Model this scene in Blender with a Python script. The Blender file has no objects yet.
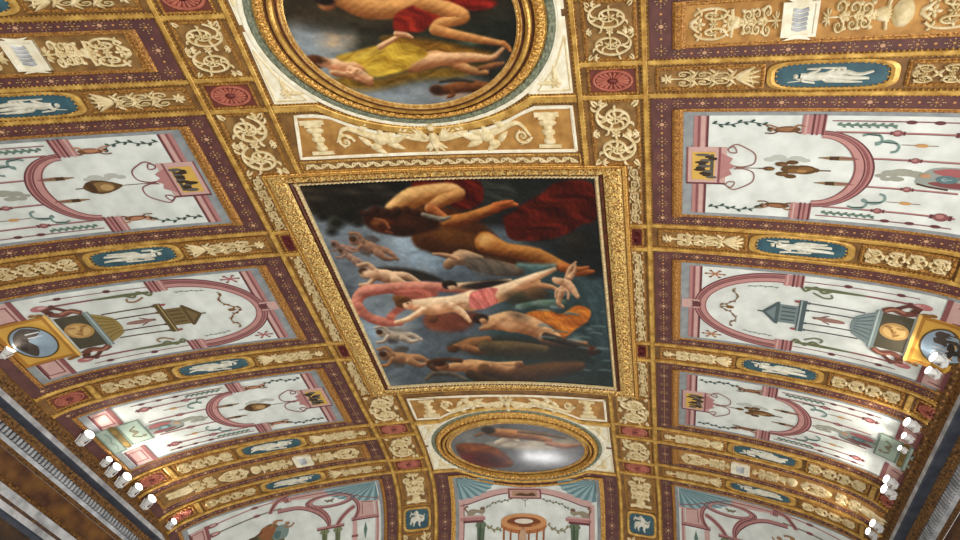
import bpy, math, random
import numpy as np
from mathutils import Vector
from mathutils.geometry import tessellate_polygon

random.seed(7)
rng = np.random.default_rng(7)
S = bpy.context.scene
COL = S.collection

# ------------------------------------------------------------------ layout of the vault (layout unit = 0.75 m)
K = 0.75
FPX, PIT, YAW, ROL = 481.693, 0.97222, -0.28014, 0.07851
XC, WO, WI, WR, WL, HS, PX, X0 = -1.4879, 3.0121, 2.1623, 6.6101, 7.3032, 1.9649, 1.6485, 0.1985
YK, GK, GP, LEAN, SKEW = 8.6116, 0.0414, 2.8735, -0.1821, 0.1678
CAMH = 7.0; EYE = 1.6
T = [1.1863, 1.607, 3.5923, 4.0248, 6.0963, 6.5196, 8.5163, 8.9754, 9.7257, 10.1024]

def view_axes():
    f = np.array([math.cos(PIT) * math.sin(YAW), math.cos(PIT) * math.cos(YAW), math.sin(PIT)])
    r = np.cross(f, [0, 0, 1]); r /= np.linalg.norm(r); u = np.cross(r, f)
    return f, math.cos(ROL) * r + math.sin(ROL) * u, -math.sin(ROL) * r + math.cos(ROL) * u
F, CR, CU = view_axes()

# ------------------------------------------------------------------ camera
cam_d = bpy.data.cameras.new('camera'); cam = bpy.data.objects.new('camera', cam_d); COL.objects.link(cam)
cam_d.sensor_width = 36.0; cam_d.sensor_fit = 'HORIZONTAL'; cam_d.lens = 36.0 * FPX / 960.0
cam_d.clip_start = 0.05; cam_d.clip_end = 100
from mathutils import Matrix
cam.matrix_world = Matrix(((CR[0], CU[0], -F[0], 0), (CR[1], CU[1], -F[1], 0), (CR[2], CU[2], -F[2], EYE), (0, 0, 0, 1)))
S.camera = cam

# ------------------------------------------------------------------ exposure, daylight, windows
S.view_settings.view_transform = 'Standard'; S.view_settings.look = 'None'
S.view_settings.gamma = 1.0; S.view_settings.use_curve_mapping = False
S.view_settings.exposure = 0.42
w = bpy.data.worlds.new('daylight'); S.world = w; w.use_nodes = True
w.node_tree.nodes['Background'].inputs[0].default_value = (1.0, 0.985, 0.94, 1)
_nt = w.node_tree; _tc = _nt.nodes.new('ShaderNodeTexCoord'); _sx = _nt.nodes.new('ShaderNodeSeparateXYZ'); _mr = _nt.nodes.new('ShaderNodeMapRange')
_nt.links.new(_tc.outputs['Generated'], _sx.inputs[0]); _nt.links.new(_sx.outputs['X'], _mr.inputs['Value'])      # daylight enters from the window side (right)
_mr.inputs['From Min'].default_value = -.9; _mr.inputs['From Max'].default_value = .9; _mr.inputs['To Min'].default_value = .20; _mr.inputs['To Max'].default_value = .62
_nt.links.new(_mr.outputs['Result'], _nt.nodes['Background'].inputs[1])

def area(name, loc, target, sx, sy, power, colr):
    d = bpy.data.lights.new(name, 'AREA'); d.shape = 'RECTANGLE'; d.size = sx; d.size_y = sy; d.energy = power; d.color = colr
    o = bpy.data.objects.new(name, d); COL.objects.link(o); o.location = loc
    o.rotation_euler = (Vector(target) - Vector(loc)).to_track_quat('-Z', 'Y').to_euler()
    return o
WINDOWS = [area('window_light', (3.6, 2.0, 2.4), (-3.0, 4.5, 6.6), 2.2, 2.6, 150, (1.0, 0.97, 0.92)),
           area('window_light', (-1.2, -2.5, 2.2), (-1.2, 3.0, 6.8), 2.5, 2.5, 110, (1.0, 0.95, 0.86)),
           area('window_light', (-1.21, 10.29, 2.68), (-0.70, 7.48, 6.78), 0.36, 0.26, 15, (1.0, 0.98, 0.96))]

# ------------------------------------------------------------------ vault geometry
def drop(t, W):
    a = np.clip((np.abs(t) - X0) / (W - X0), 0, 1)
    return HS * (1 - (1 - a ** PX) ** (1 / PX))
def _tab(W):
    th = np.linspace(0, 1, 4000); t = W * np.sin(th * math.pi / 2); z = drop(t, W)
    return np.concatenate([[0], np.cumsum(np.hypot(np.diff(t), np.diff(z)))]), t
SL, TL = _tab(WL); SR, TR = _tab(WR)
LEFT, RIGHT = SL[-1], SR[-1]
def base(s, y):
    t = np.where(s < 0, -np.interp(-s, SL, TL), np.interp(s, SR, TR))
    d = np.where(s < 0, drop(t, WL), drop(t, WR))
    yy = y + LEAN * d + SKEW * t
    z = -d - GK * np.maximum(y - YK, 0) ** GP - 0
    return np.stack([XC + t - np.maximum(-s - LEFT, 0) + np.maximum(s - RIGHT, 0) - 0.08 * np.maximum(y - 10.2, 0) ** 2, yy, z + CAMH], -1)
def surf(s, y, h=0.0):
    """point of the vault (s across, y along) in metres, h metres below its surface"""
    s, y, h = np.broadcast_arrays(np.asarray(s, float), np.asarray(y, float), np.asarray(h, float))
    p = base(s, y); e = 0.004
    n = np.cross(base(s + e, y) - base(s - e, y), base(s, y + e) - base(s, y - e))
    n = -n / np.linalg.norm(n, axis=-1, keepdims=True)
    q = p * K + n * h[..., None]
    q[..., 2] += EYE
    return q
def shot(q):
    q = np.asarray(q, float) - np.array([0, 0, EYE]); wv = q @ F
    return np.stack([480 + FPX * (q @ CR) / wv, 270 - FPX * (q @ CU) / wv], -1)
_gs, _gy = np.meshgrid(np.linspace(-LEFT, RIGHT, 240), np.linspace(-2, 13, 240))
_gp = shot(surf(_gs, _gy))
def at(x, y):
    """photograph measurement -> vault coordinates"""
    i = np.argmin(((_gp - np.array([x, y])) ** 2).sum(-1)); v = np.array([_gs.flat[i], _gy.flat[i]])
    for _ in range(10):
        p = shot(surf(v[0], v[1])); e = 1e-3
        J = np.stack([(shot(surf(v[0] + e, v[1])) - p) / e, (shot(surf(v[0], v[1] + e)) - p) / e], 1)
        v = v + np.clip(np.linalg.lstsq(J, np.array([x, y]) - p, rcond=None)[0], -.3, .3)
        v[0] = np.clip(v[0], -LEFT + 1e-3, RIGHT - 1e-3)
    return (float(v[0]), float(v[1]))

# ------------------------------------------------------------------ materials
def lin(c):
    c = np.asarray(c, float) / 255.0
    return np.where(c <= 0.04045, c / 12.92, ((c + 0.055) / 1.055) ** 2.4)
def rgba(c): return tuple(float(v) for v in lin(c)) + (1.0,)
def material(name, c1, c2=None, scale=12.0, rough=0.6, metal=0.0, bump=0.0, detail=4.0, spec=0.5, contrast=(0.35, 0.7), stretch=None):
    m = bpy.data.materials.new(name); m.use_nodes = True; nt = m.node_tree; b = nt.nodes['Principled BSDF']
    b.inputs['Roughness'].default_value = rough; b.inputs['Metallic'].default_value = metal
    b.inputs['Specular IOR Level'].default_value = spec
    tc = nt.nodes.new('ShaderNodeTexCoord'); nz = nt.nodes.new('ShaderNodeTexNoise')
    nz.inputs['Scale'].default_value = scale; nz.inputs['Detail'].default_value = detail
    src = tc.outputs['Object']
    if stretch:
        mp = nt.nodes.new('ShaderNodeMapping'); mp.inputs['Scale'].default_value = stretch
        nt.links.new(src, mp.inputs['Vector']); src = mp.outputs['Vector']
    nt.links.new(src, nz.inputs['Vector'])
    if c2 is None: b.inputs['Base Color'].default_value = rgba(c1)
    else:
        r = nt.nodes.new('ShaderNodeValToRGB'); r.color_ramp.elements[0].position = contrast[0]; r.color_ramp.elements[1].position = contrast[1]
        r.color_ramp.elements[0].color = rgba(c1); r.color_ramp.elements[1].color = rgba(c2)
        nt.links.new(nz.outputs['Fac'], r.inputs['Fac']); nt.links.new(r.outputs['Color'], b.inputs['Base Color'])
    if bump:
        bp = nt.nodes.new('ShaderNodeBump'); bp.inputs['Strength'].default_value = bump; bp.inputs['Distance'].default_value = 0.02
        nt.links.new(nz.outputs['Fac'], bp.inputs['Height']); nt.links.new(bp.outputs['Normal'], b.inputs['Normal'])
    return m
def paint_material(name, rough, mottling=0.0, spec=0.3):
    m = bpy.data.materials.new(name); m.use_nodes = True; nt = m.node_tree; b = nt.nodes['Principled BSDF']
    b.inputs['Roughness'].default_value = rough; b.inputs['Specular IOR Level'].default_value = spec
    a = nt.nodes.new('ShaderNodeAttribute'); a.attribute_name = 'paint'
    out = a.outputs['Color']
    if mottling:
        tc = nt.nodes.new('ShaderNodeTexCoord'); nz = nt.nodes.new('ShaderNodeTexNoise'); nz.inputs['Scale'].default_value = 14; nz.inputs['Detail'].default_value = 6
        nt.links.new(tc.outputs['Object'], nz.inputs['Vector'])
        mr = nt.nodes.new('ShaderNodeMapRange'); mr.inputs['From Min'].default_value = .3; mr.inputs['From Max'].default_value = .7
        mr.inputs['To Min'].default_value = 1 - mottling; mr.inputs['To Max'].default_value = 1
        nt.links.new(nz.outputs['Fac'], mr.inputs['Value'])
        mx = nt.nodes.new('ShaderNodeMix'); mx.data_type = 'RGBA'; mx.blend_type = 'MULTIPLY'; mx.inputs['Factor'].default_value = 1
        nt.links.new(out, mx.inputs['A']); nt.links.new(mr.outputs['Result'], mx.inputs['B']); out = mx.outputs['Result']
    nt.links.new(out, b.inputs['Base Color'])
    return m
M = {
 'gold_strip': material('gilt_fillet', (176, 130, 58), (232, 190, 102), 11, 0.36, 0.42, 0.12),
 'gold': material('gilt_moulding', (140, 86, 34), (246, 196, 104), 60, 0.34, 0.5, 0.4, contrast=(.34, .64)),
 'brown_gilt': material('brown_gilt_moulding', (122, 74, 32), (212, 156, 78), 60, 0.4, 0.4, 0.3),
 'rope': material('gilt_rope', (124, 78, 34), (210, 158, 80), 50, 0.38, 0.45, 0.1),
 'shaded_gold': material('shaded_gilt_cornice', (70, 42, 18), (150, 106, 52), 30, 0.42, 0.4, 0.5),  # shade put into the colour: gilt darkened for the dimly lit cornice
 'gold_leaf': material('carved_gilt_leaf', (138, 80, 28), (255, 222, 140), 52, 0.26, 0.6, 0.5, contrast=(.38, .6)),
 'bead': material('gilt_bead', (190, 140, 66), (236, 200, 130), 20, 0.35, 0.5),
 'pale_bead': material('pale_gilt_bead', (215, 185, 130), (245, 226, 180), 20, 0.35, 0.3),
 'ceil': material('brown_gilt_plaster', (104, 70, 32), (150, 108, 52), 7, 0.5, 0.2, 0.1),
 'tan': material('tan_gilt_ground', (112, 78, 36), (164, 124, 66), 8, 0.55, 0.2, 0.1),
 'ochre': material('ochre_gilt_ground', (156, 108, 48), (198, 148, 78), 7, 0.5, 0.25, 0.1),
 'cream': material('cream_stucco', (212, 190, 138), (244, 228, 188), 16, 0.6, 0, 0.15),
 'white_stucco': material('white_stucco', (228, 218, 188), (250, 245, 226), 12, 0.6, 0, 0.1),
 'purple': material('purple_painted_border', (80, 42, 40), (102, 58, 52), 9, 0.6, 0, 0.05),
 'star': material('gold_painted_star', (190, 150, 90), (236, 206, 150), 20, 0.5, 0.2),
 'red': material('red_painted_ground', (92, 38, 24), (124, 56, 38), 10, 0.6),
 'rosette': material('pink_stucco_rosette', (160, 84, 66), (192, 114, 92), 14, 0.55),
 'dark_red': material('dark_red_boss', (92, 30, 28), (120, 44, 38), 14, 0.5),
 'blue': material('blue_cameo_ground', (38, 72, 84), (54, 94, 104), 9, 0.5),
 'cameo': material('cameo_white_relief', (196, 192, 174), (232, 228, 212), 14, 0.55),
 'grey_edge': material('grey_painted_edge', (126, 130, 132), (152, 156, 156), 9, 0.6),
 'plaster': material('white_fresco_plaster', (202, 206, 199), (228, 232, 226), 5, 0.65, 0, 0.03, 6),
 'green_wreath': material('green_painted_wreath', (92, 102, 84), (150, 154, 128), 34, 0.6, 0, 0.2),
 'marble': material('grey_white_marble', (146, 148, 152), (214, 216, 220), 7, 0.35, 0, 0, 9),
 'slate': material('blue_slate_soffit', (46, 52, 64), (70, 76, 88), 7, 0.5),
 'frieze': material('painted_frieze', (74, 42, 30), (134, 92, 42), 5, 0.55, 0.1, 0.1, 8),
 'dark_wall': material('dark_brown_wall', (40, 30, 24), (86, 60, 36), 8, 0.6, 0, 0.1, 8),
 'wood': material('dark_brown_moulding', (54, 34, 20), (104, 68, 34), 20, 0.5, 0.2, 0.2),
 'frame_dark': material('dark_red_frame_cove', (70, 30, 20), (108, 52, 32), 18, 0.4, 0.2),
 'lamp_body': material('white_lamp_housing', (232, 232, 230), None, rough=0.3),
 'lamp_bracket': material('dark_lamp_bracket', (60, 58, 56), None, rough=0.4, metal=0.6),
 'fresco': paint_material('fresco_paint', 0.65, 0.12),
 'oil': paint_material('oil_paint', 0.4, 0.0, 0.2),
 'varnish': paint_material('varnished_oil_paint', 0.2, 0.0, 0.6),
}
def emitter(name, colr, strength):
    m = bpy.data.materials.new(name); m.use_nodes = True; b = m.node_tree.nodes['Principled BSDF']
    b.inputs['Base Color'].default_value = (1, 1, 1, 1); b.inputs['Emission Color'].default_value = (*colr, 1); b.inputs['Emission Strength'].default_value = strength
    return m
M['lens'] = emitter('lit_lamp_lens', (1.0, 0.96, 0.9), 9.0)

# ------------------------------------------------------------------ mesh builder working in vault coordinates
def tagobj(o, label=None, cat=None, group=None, kind=None):
    if label: o['label'] = label
    if cat: o['category'] = cat
    if group: o['group'] = group
    if kind: o['kind'] = kind
    return o
ORIGIN = {}
def thing(name, label, cat, sy, group=None):
    o = bpy.data.objects.new(name, None); COL.objects.link(o); o.empty_display_size = 0.1
    p = surf(sy[0], sy[1]); o.location = p; ORIGIN[o.name] = np.array(p)
    return tagobj(o, label, cat, group)

class Flat:
    """local drawing frame -> vault coordinates"""
    def __init__(self, fn): self.fn = fn
    def __call__(self, p):
        p = np.asarray(p, float); return self.fn(p[..., 0], p[..., 1])
IDENT = Flat(lambda a, b: np.stack([a, b], -1))

def catmull(pts, n=6, closed=False):
    P = np.asarray(pts, float)
    if len(P) < 3 and not closed: 
        return np.stack([P[0] + (P[-1] - P[0]) * t for t in np.linspace(0, 1, n + 1)])
    m = len(P); out = []
    rngi = range(m if closed else m - 1)
    for i in rngi:
        p1, p2 = P[i], P[(i + 1) % m]
        p0 = P[i - 1] if (closed or i > 0) else 2 * p1 - p2
        p3 = P[(i + 2) % m] if (closed or i + 2 < m) else 2 * p2 - p1
        for t in np.arange(n) / n:
            out.append(.5 * (2 * p1 + (p2 - p0) * t + (2 * p0 - 5 * p1 + 4 * p2 - p3) * t * t + (3 * p1 - p0 - 3 * p2 + p3) * t ** 3))
    if not closed: out.append(P[-1])
    return np.array(out)

class MB:
    def __init__(self, fr=IDENT): self.v = []; self.f = []; self.c = []; self.sm = []; self.n = 0; self.fr = fr; self.raw = []
    def add(self, uv, h, faces, col=None, smooth=False):
        sy = self.fr(np.asarray(uv, float)); q = np.empty((len(sy), 3)); q[:, :2] = sy; q[:, 2] = h
        self.v.append((True, q)); o = self.n; self.n += len(q)
        for f in faces:
            p = sy[list(f)]; ar = 0.5 * np.sum(p[:, 0] * np.roll(p[:, 1], -1) - p[:, 1] * np.roll(p[:, 0], -1))
            f = f[::-1] if ar > 0 else f
            self.f.append([o + i for i in f]); self.c.append(col); self.sm.append(smooth)
    def add_world(self, q, faces, col=None, smooth=False):
        q = np.asarray(q, float); self.v.append((False, q)); o = self.n; self.n += len(q)
        for f in faces: self.f.append([o + i for i in f]); self.c.append(col); self.sm.append(smooth)
    def grid(self, us, vs, h, col=None, skirt=0.004):
        us = np.asarray(us, float); vs = np.asarray(vs, float); nu, nv = len(us), len(vs)
        U, V = np.meshgrid(us, vs, indexing='ij'); uv = np.stack([U.ravel(), V.ravel()], -1)
        hh = np.full(len(uv), float(h))
        fs = [(i * nv + j, (i + 1) * nv + j, (i + 1) * nv + j + 1, i * nv + j + 1) for i in range(nu - 1) for j in range(nv - 1)]
        ring = [i * nv for i in range(nu)] + [(nu - 1) * nv + j for j in range(1, nv)] + [i * nv + nv - 1 for i in range(nu - 2, -1, -1)] + [j for j in range(nv - 2, 0, -1)]
        if skirt:
            b0 = len(uv); uv = np.concatenate([uv, uv[ring]]); hh = np.concatenate([hh, np.full(len(ring), h - skirt)])
            L = len(ring); fs += [(ring[k], ring[(k + 1) % L], b0 + (k + 1) % L, b0 + k) for k in range(L)]
        self.add(uv, hh, fs, col)
    def rect(self, u0, u1, v0, v1, h, col=None, skirt=0.004, step=0.16):
        self.grid(np.linspace(u0, u1, max(2, int(abs(u1 - u0) / step) + 2)), np.linspace(v0, v1, max(2, int(abs(v1 - v0) / step) + 2)), h, col, skirt)
    def border(self, u0, u1, v0, v1, tu0, tu1, tv0, tv1, h, col=None, skirt=0.004):
        """rectangular frame of flat bands, thickness per side"""
        self.rect(u0, u0 + tu0, v0, v1, h, col, skirt); self.rect(u1 - tu1, u1, v0, v1, h, col, skirt)
        self.rect(u0 + tu0, u1 - tu1, v0, v0 + tv0, h, col, skirt); self.rect(u0 + tu0, u1 - tu1, v1 - tv1, v1, h, col, skirt)
    def poly(self, pts, h, col=None, skirt=0.004, maxe=0.2):
        P = [tuple(map(float, p)) for p in pts]
        tr = tessellate_polygon([[Vector((p[0], p[1], 0)) for p in P]])
        V = list(P); Fq = [tuple(t) for t in tr]; cache = {}
        for _ in range(7):
            new = []; ch = False
            for t in Fq:
                e = [math.dist(V[t[i]], V[t[(i + 1) % 3]]) for i in range(3)]; k = int(np.argmax(e))
                if e[k] > maxe:
                    a, b, c = t[k], t[(k + 1) % 3], t[(k + 2) % 3]; key = (min(a, b), max(a, b))
                    if key not in cache: cache[key] = len(V); V.append(((V[a][0] + V[b][0]) / 2, (V[a][1] + V[b][1]) / 2))
                    m = cache[key]; new += [(a, m, c), (m, b, c)]; ch = True
                else: new.append(t)
            Fq = new
            if not ch: break
        self.add(V, np.full(len(V), h), Fq, col)
        if skirt:
            n = len(P); uv = P + P
            self.add(uv, np.concatenate([np.full(n, h), np.full(n, h - skirt)]), [(i, (i + 1) % n, n + (i + 1) % n, n + i) for i in range(n)], col)
    def blob(self, pts, h, col=None, skirt=0.004, n=5): self.poly(catmull(pts, n, True), h, col, skirt)
    def ellipse(self, c, ru, rv, h, col=None, n=28, skirt=0.004, rot=0.0):
        a = np.linspace(0, 2 * math.pi, n, endpoint=False); x, y = ru * np.cos(a), rv * np.sin(a)
        self.poly(np.stack([c[0] + x * math.cos(rot) - y * math.sin(rot), c[1] + x * math.sin(rot) + y * math.cos(rot)], -1), h, col, skirt)
    def ribbon(self, path, width, h0, h1, col=None, prof=None, closed=False, smooth=True, n=1):
        """strip along a path; profile = [(offset -0.5..0.5, height 0..1)]"""
        P = np.asarray(path, float)
        prof = prof or [(-.5, 0), (-.3, .75), (0, 1), (.3, .75), (.5, 0)]
        m = len(P); W = np.broadcast_to(np.asarray(width, float), (m,)) if np.ndim(width) == 0 else np.interp(np.linspace(0, 1, m), np.linspace(0, 1, len(width)), width)
        if closed: t = np.roll(P, -1, 0) - np.roll(P, 1, 0)
        else: t = np.gradient(P, axis=0)
        t = t / (np.linalg.norm(t, axis=1, keepdims=True) + 1e-9); nn = np.stack([-t[:, 1], t[:, 0]], -1)
        k = len(prof); uv = []; hh = []
        for (o, z) in prof: uv.append(P + nn * (o * W)[:, None]); hh.append(np.full(m, h0 + (h1 - h0) * z) if np.ndim(h1) == 0 else h0 + (np.asarray(h1) - h0) * z)
        uv = np.concatenate(uv); hh = np.concatenate(hh); fs = []
        for j in range(k - 1):
            for i in range(m if closed else m - 1):
                i2 = (i + 1) % m; fs.append((j * m + i, j * m + i2, (j + 1) * m + i2, (j + 1) * m + i))
        self.add(uv, hh, fs, col, smooth)
    def line(self, pts, width, h, col=None, n=6, curve=True, closed=False):
        P = catmull(pts, n, closed) if curve else dense(pts)
        self.ribbon(P, width, h - .004, h, col, [(-.5, 0), (-.5, 1), (.5, 1), (.5, 0)], closed, False)
    def dome(self, c, ru, rv, h0, h1, col=None, rot=0.0, n=10, tip=0.0):
        a = np.linspace(0, 2 * math.pi, n, endpoint=False); uv = []; hh = []
        for rr, z in ((1, 0), (.75, .66), (.38, .93)):
            x, y = ru * rr * np.cos(a), rv * rr * np.sin(a)
            if tip: y = y * (1 - tip * np.cos(a) * 1.0)
            uv.append(np.stack([c[0] + x * math.cos(rot) - y * math.sin(rot), c[1] + x * math.sin(rot) + y * math.cos(rot)], -1)); hh.append(np.full(n, h0 + (h1 - h0) * z))
        uv.append(np.array([[c[0], c[1]]])); hh.append(np.array([h1])); fs = []
        for r in range(2): fs += [(r * n + i, r * n + (i + 1) % n, (r + 1) * n + (i + 1) % n, (r + 1) * n + i) for i in range(n)]
        fs += [(2 * n + i, 2 * n + (i + 1) % n, 3 * n) for i in range(n)]
        self.add(np.concatenate(uv), np.concatenate(hh), fs, col, True)
    def beads(self, path, spacing, r, h0, h1, col=None, closed=False, rv=None):
        P = np.asarray(path, float)
        if closed: P = np.concatenate([P, P[:1]])
        d = np.concatenate([[0], np.cumsum(np.linalg.norm(np.diff(P, axis=0), axis=1))]); n = max(2, int(d[-1] / spacing))
        for x in (np.arange(n) + .5) * d[-1] / n:
            self.dome((np.interp(x, d, P[:, 0]), np.interp(x, d, P[:, 1])), r, rv or r, h0, h1, col, n=6)
    def build(self, name, mat, parent=None):
        if self.n == 0: return None
        me = bpy.data.meshes.new(name); v = np.concatenate([q for _, q in self.v]); on = np.concatenate([np.full(len(q), k) for k, q in self.v])
        if on.any(): v[on] = surf(v[on, 0], v[on, 1], v[on, 2])
        org = ORIGIN.get(parent.name, np.zeros(3)) if parent else np.zeros(3)
        me.from_pydata((v - org).tolist(), [], self.f)
        me.polygons.foreach_set('use_smooth', self.sm)
        if any(c is not None for c in self.c):
            at_ = me.color_attributes.new('paint', 'FLOAT_COLOR', 'CORNER'); arr = np.zeros((len(me.loops), 4), np.float32); i = 0
            cc = {}
            for f, c in zip(self.f, self.c):
                c = c or (128, 128, 128)
                if c not in cc: cc[c] = rgba(c)
                arr[i:i + len(f)] = cc[c]; i += len(f)
            at_.data.foreach_set('color', arr.ravel())
        me.materials.append(M[mat] if isinstance(mat, str) else mat); me.update()
        o = bpy.data.objects.new(name, me); COL.objects.link(o)
        if parent: o.parent = parent; ORIGIN[o.name] = org
        return o
def dense(pts, step=0.14):
    P = [np.asarray(p, float) for p in pts]; out = [P[0]]
    for a, b in zip(P[:-1], P[1:]):
        k = max(1, int(np.linalg.norm(b - a) / step) + 1)
        out += [a + (b - a) * t for t in np.linspace(0, 1, k + 1)[1:]]
    return np.array(out)
def oval(c, ru, rv, n=72, a0=0, a1=2 * math.pi, end=False):
    a = np.linspace(a0, a1, n, endpoint=end); return np.stack([c[0] + ru * np.cos(a), c[1] + rv * np.sin(a)], -1)
def loop(u0, u1, v0, v1): return dense([(u0, v0), (u1, v0), (u1, v1), (u0, v1), (u0, v0)])[:-1]
ROUND = None
FILLET = [(-.5, 0), (-.46, .9), (-.34, 1), (-.28, .85), (.28, .85), (.34, 1), (.46, .9), (.5, 0)]
STEP = [(-.5, 0), (-.5, .5), (-.2, .6), (-.1, 1), (.3, 1), (.5, .4), (.5, 0)]

# ------------------------------------------------------------------ structure: vault shell, gilt strips, cornices, walls
Y0, Y1 = -1.6, 13.2
def structure(mb, name, mat): return tagobj(mb.build(name, mat), kind='structure')
mb = MB(); mb.grid(np.concatenate([np.linspace(-LEFT - .25, -LEFT, 3)[:-1], -LEFT + (LEFT) * (1 - np.cos(np.linspace(0, math.pi / 2, 70))), (RIGHT) * np.sin(np.linspace(0, math.pi / 2, 70))[1:], [RIGHT + .12, RIGHT + .25]]), np.linspace(Y0, Y1, 110), 0, None, 0)
structure(mb, 'ceiling', 'ceil')

EL, ER, EZ = (XC - WL) * K, (XC + WR) * K, (CAMH - HS) * K + EYE
NTRIM = [0]
def trim_name(): NTRIM[0] += 1; return 'trim_%d' % NTRIM[0]
YA, YB_ = -2.2, 13.0
def cornice_run(sgn, edge, prof, mat, name=None, teeth=None, bumps=None):
    """prof: list of (distance beyond the lip, z); run along the room"""
    mb = MB(); ys = np.linspace(YA, YB_, 40); m = len(ys); q = []
    for d, z in prof: q.append(np.stack([np.full(m, edge + sgn * d), ys, np.full(m, z)], -1))
    q = np.concatenate(q); fs = []
    for j in range(len(prof) - 1):
        for i in range(m - 1): fs.append((j * m + i, j * m + i + 1, (j + 1) * m + i + 1, (j + 1) * m + i) if sgn > 0 else (j * m + i, (j + 1) * m + i, (j + 1) * m + i + 1, j * m + i + 1))
    mb.add_world(q, fs, None, False)
    if teeth:                                          # dentil blocks: d0, d1, z0, z1, pitch
        d0, d1, z0, z1, pitch = teeth
        for y in np.arange(YA, YB_, pitch):
            x0, x1 = edge + sgn * d0, edge + sgn * d1
            c = [(x0, y, z0), (x1, y, z0), (x1, y + pitch * .55, z0), (x0, y + pitch * .55, z0), (x0, y, z1), (x1, y, z1), (x1, y + pitch * .55, z1), (x0, y + pitch * .55, z1)]
            mb.add_world(c, [(0, 1, 2, 3), (4, 7, 6, 5), (0, 4, 5, 1), (1, 5, 6, 2), (2, 6, 7, 3), (3, 7, 4, 0)])
    if bumps:                                          # carved eggs: d, z, pitch, r, nx, nz
        d, z, pitch, r, nx, nz, ln = bumps
        k = 6; a = np.linspace(0, 2 * math.pi, k, endpoint=False)
        for y in np.arange(YA, YB_, pitch):
            vs = []
            for rr, hgt in ((1, 0), (.6, .8)):
                for t in a: vs.append((edge + sgn * (d + nx * hgt * r - nz * rr * r * math.sin(t)), y + rr * ln * math.cos(t), z + nz * hgt * r + nx * rr * r * math.sin(t)))
            vs.append((edge + sgn * (d + nx * r), y, z + nz * r))
            mb.add_world(vs, [(i, (i + 1) % k, k + (i + 1) % k, k + i) for i in range(k)] + [(k + i, k + (i + 1) % k, 2 * k) for i in range(k)], None, True)
    return structure(mb, name or trim_name(), mat)
for sgn, edge, zz in ((-1, EL, dict(g=3.682, f=3.621, so=3.612, g2=3.543, de=3.455, fil=3.42, g3=3.384, fr=3.161, g4=3.10, m1=3.01, k=2.98, m2=2.91, d2=2.86)),
                      (1, ER, dict(g=3.645, f=3.600, so=3.590, g2=3.506, de=3.395, fil=3.36, g3=3.32, fr=3.08, g4=3.02, m1=2.93, k=2.90, m2=2.83, d2=2.78))):
    zz = {k: v + EYE for k, v in zz.items()}; top = EZ
    side_ = 'left' if sgn < 0 else 'right'
    cornice_run(sgn, edge, [(.22, top), (0, top), (.01, top - .03), (.045, top - .06), (.06, zz['g'])], 'shaded_gold', None, None, (.022, top - .045, .11, .026, -.5, -.8, .045))
    cornice_run(sgn, edge, [(.06, zz['g']), (.06, zz['f'])], 'marble')
    cornice_run(sgn, edge, [(.06, zz['f']), (.075, zz['so']), (.205, zz['so'])], 'slate')
    cornice_run(sgn, edge, [(.205, zz['so']), (.215, zz['so'] - .02), (.26, zz['g2'])], 'shaded_gold', None, None, (.235, (zz['so'] + zz['g2']) / 2 - .005, .075, .018, -.7, -.7, .03))
    cornice_run(sgn, edge, [(.26, zz['g2']), (.30, zz['g2']), (.30, zz['de'])], 'slate', None, None)
    cornice_run(sgn, edge, [(.301, zz['g2'] - .01), (.301, zz['g2'] - .02)], 'marble', None, (.262, .302, zz['g2'] - .002, zz['de'] + .012, .062))
    cornice_run(sgn, edge, [(.27, zz['de']), (.30, zz['fil'])], 'marble')
    cornice_run(sgn, edge, [(.30, zz['fil']), (.30, zz['fil'] - .01), (.335, zz['g3'])], 'shaded_gold', None, None, (.315, (zz['fil'] + zz['g3']) / 2, .04, .009, -.7, -.7, .014))
    cornice_run(sgn, edge, [(.34, zz['g3']), (.34, zz['fr'])], 'frieze' , 'wall_' + side_)
    cornice_run(sgn, edge, [(.34, zz['fr']), (.315, zz['fr'] - .005), (.315, zz['g4'])], 'shaded_gold', None, None, (.315, (zz['fr'] + zz['g4']) / 2, .045, .012, -1, 0, .016))
    cornice_run(sgn, edge, [(.32, zz['g4']), (.33, zz['m1'])], 'marble')
    cornice_run(sgn, edge, [(.33, zz['m1']), (.345, zz['k'])], 'wood')
    cornice_run(sgn, edge, [(.345, zz['k']), (.345, zz['m2'])], 'marble')
    cornice_run(sgn, edge, [(.345, zz['m2']), (.38, zz['m2']), (.39, zz['d2'])], 'slate')
    cornice_run(sgn, edge, [(.39, zz['d2']), (.39, EYE + 1.4)], 'dark_wall')

def strip_beads(mb, path, width, h):
    P = np.asarray(path, float); t = np.gradient(P, axis=0); t /= np.linalg.norm(t, axis=1, keepdims=True); n = np.stack([-t[:, 1], t[:, 0]], -1)
    for e in (-1, 1): mb.beads(P + n * e * width * .56, .05, .014, .006, h * .7, None)
def strip(path, width=.065, h=.035, mat='gold_strip', beads_=True):
    mb = MB(); mb.ribbon(path, width, 0, h, None, FILLET, False, False); strip_beads(mb, path, width, h)
    return structure(mb, trim_name(), mat)
SA, SB = 3.01, 2.165
for s in (-SA, SA): strip(dense([(s, Y0), (s, Y1)], .1))
for s in (-SB, SB):
    strip(dense([(s, Y0), (s, 2.60)], .1)); strip(dense([(s, 7.62), (s, Y1)], .1))
YS = [-.06, .36] + T
def side_frame(sgn, y0):                     # (depth from the crown strip towards the cornice, along the room)
    if sgn < 0: return Flat(lambda b, a: np.stack([-(3.03 + b * 1.045 + .06 * np.maximum(b - 2.7, 0)), y0 + a], -1))
    return Flat(lambda b, a: np.stack([3.03 + b, y0 + a], -1))
BMAX = {-1: 4.42, 1: 4.10}
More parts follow.
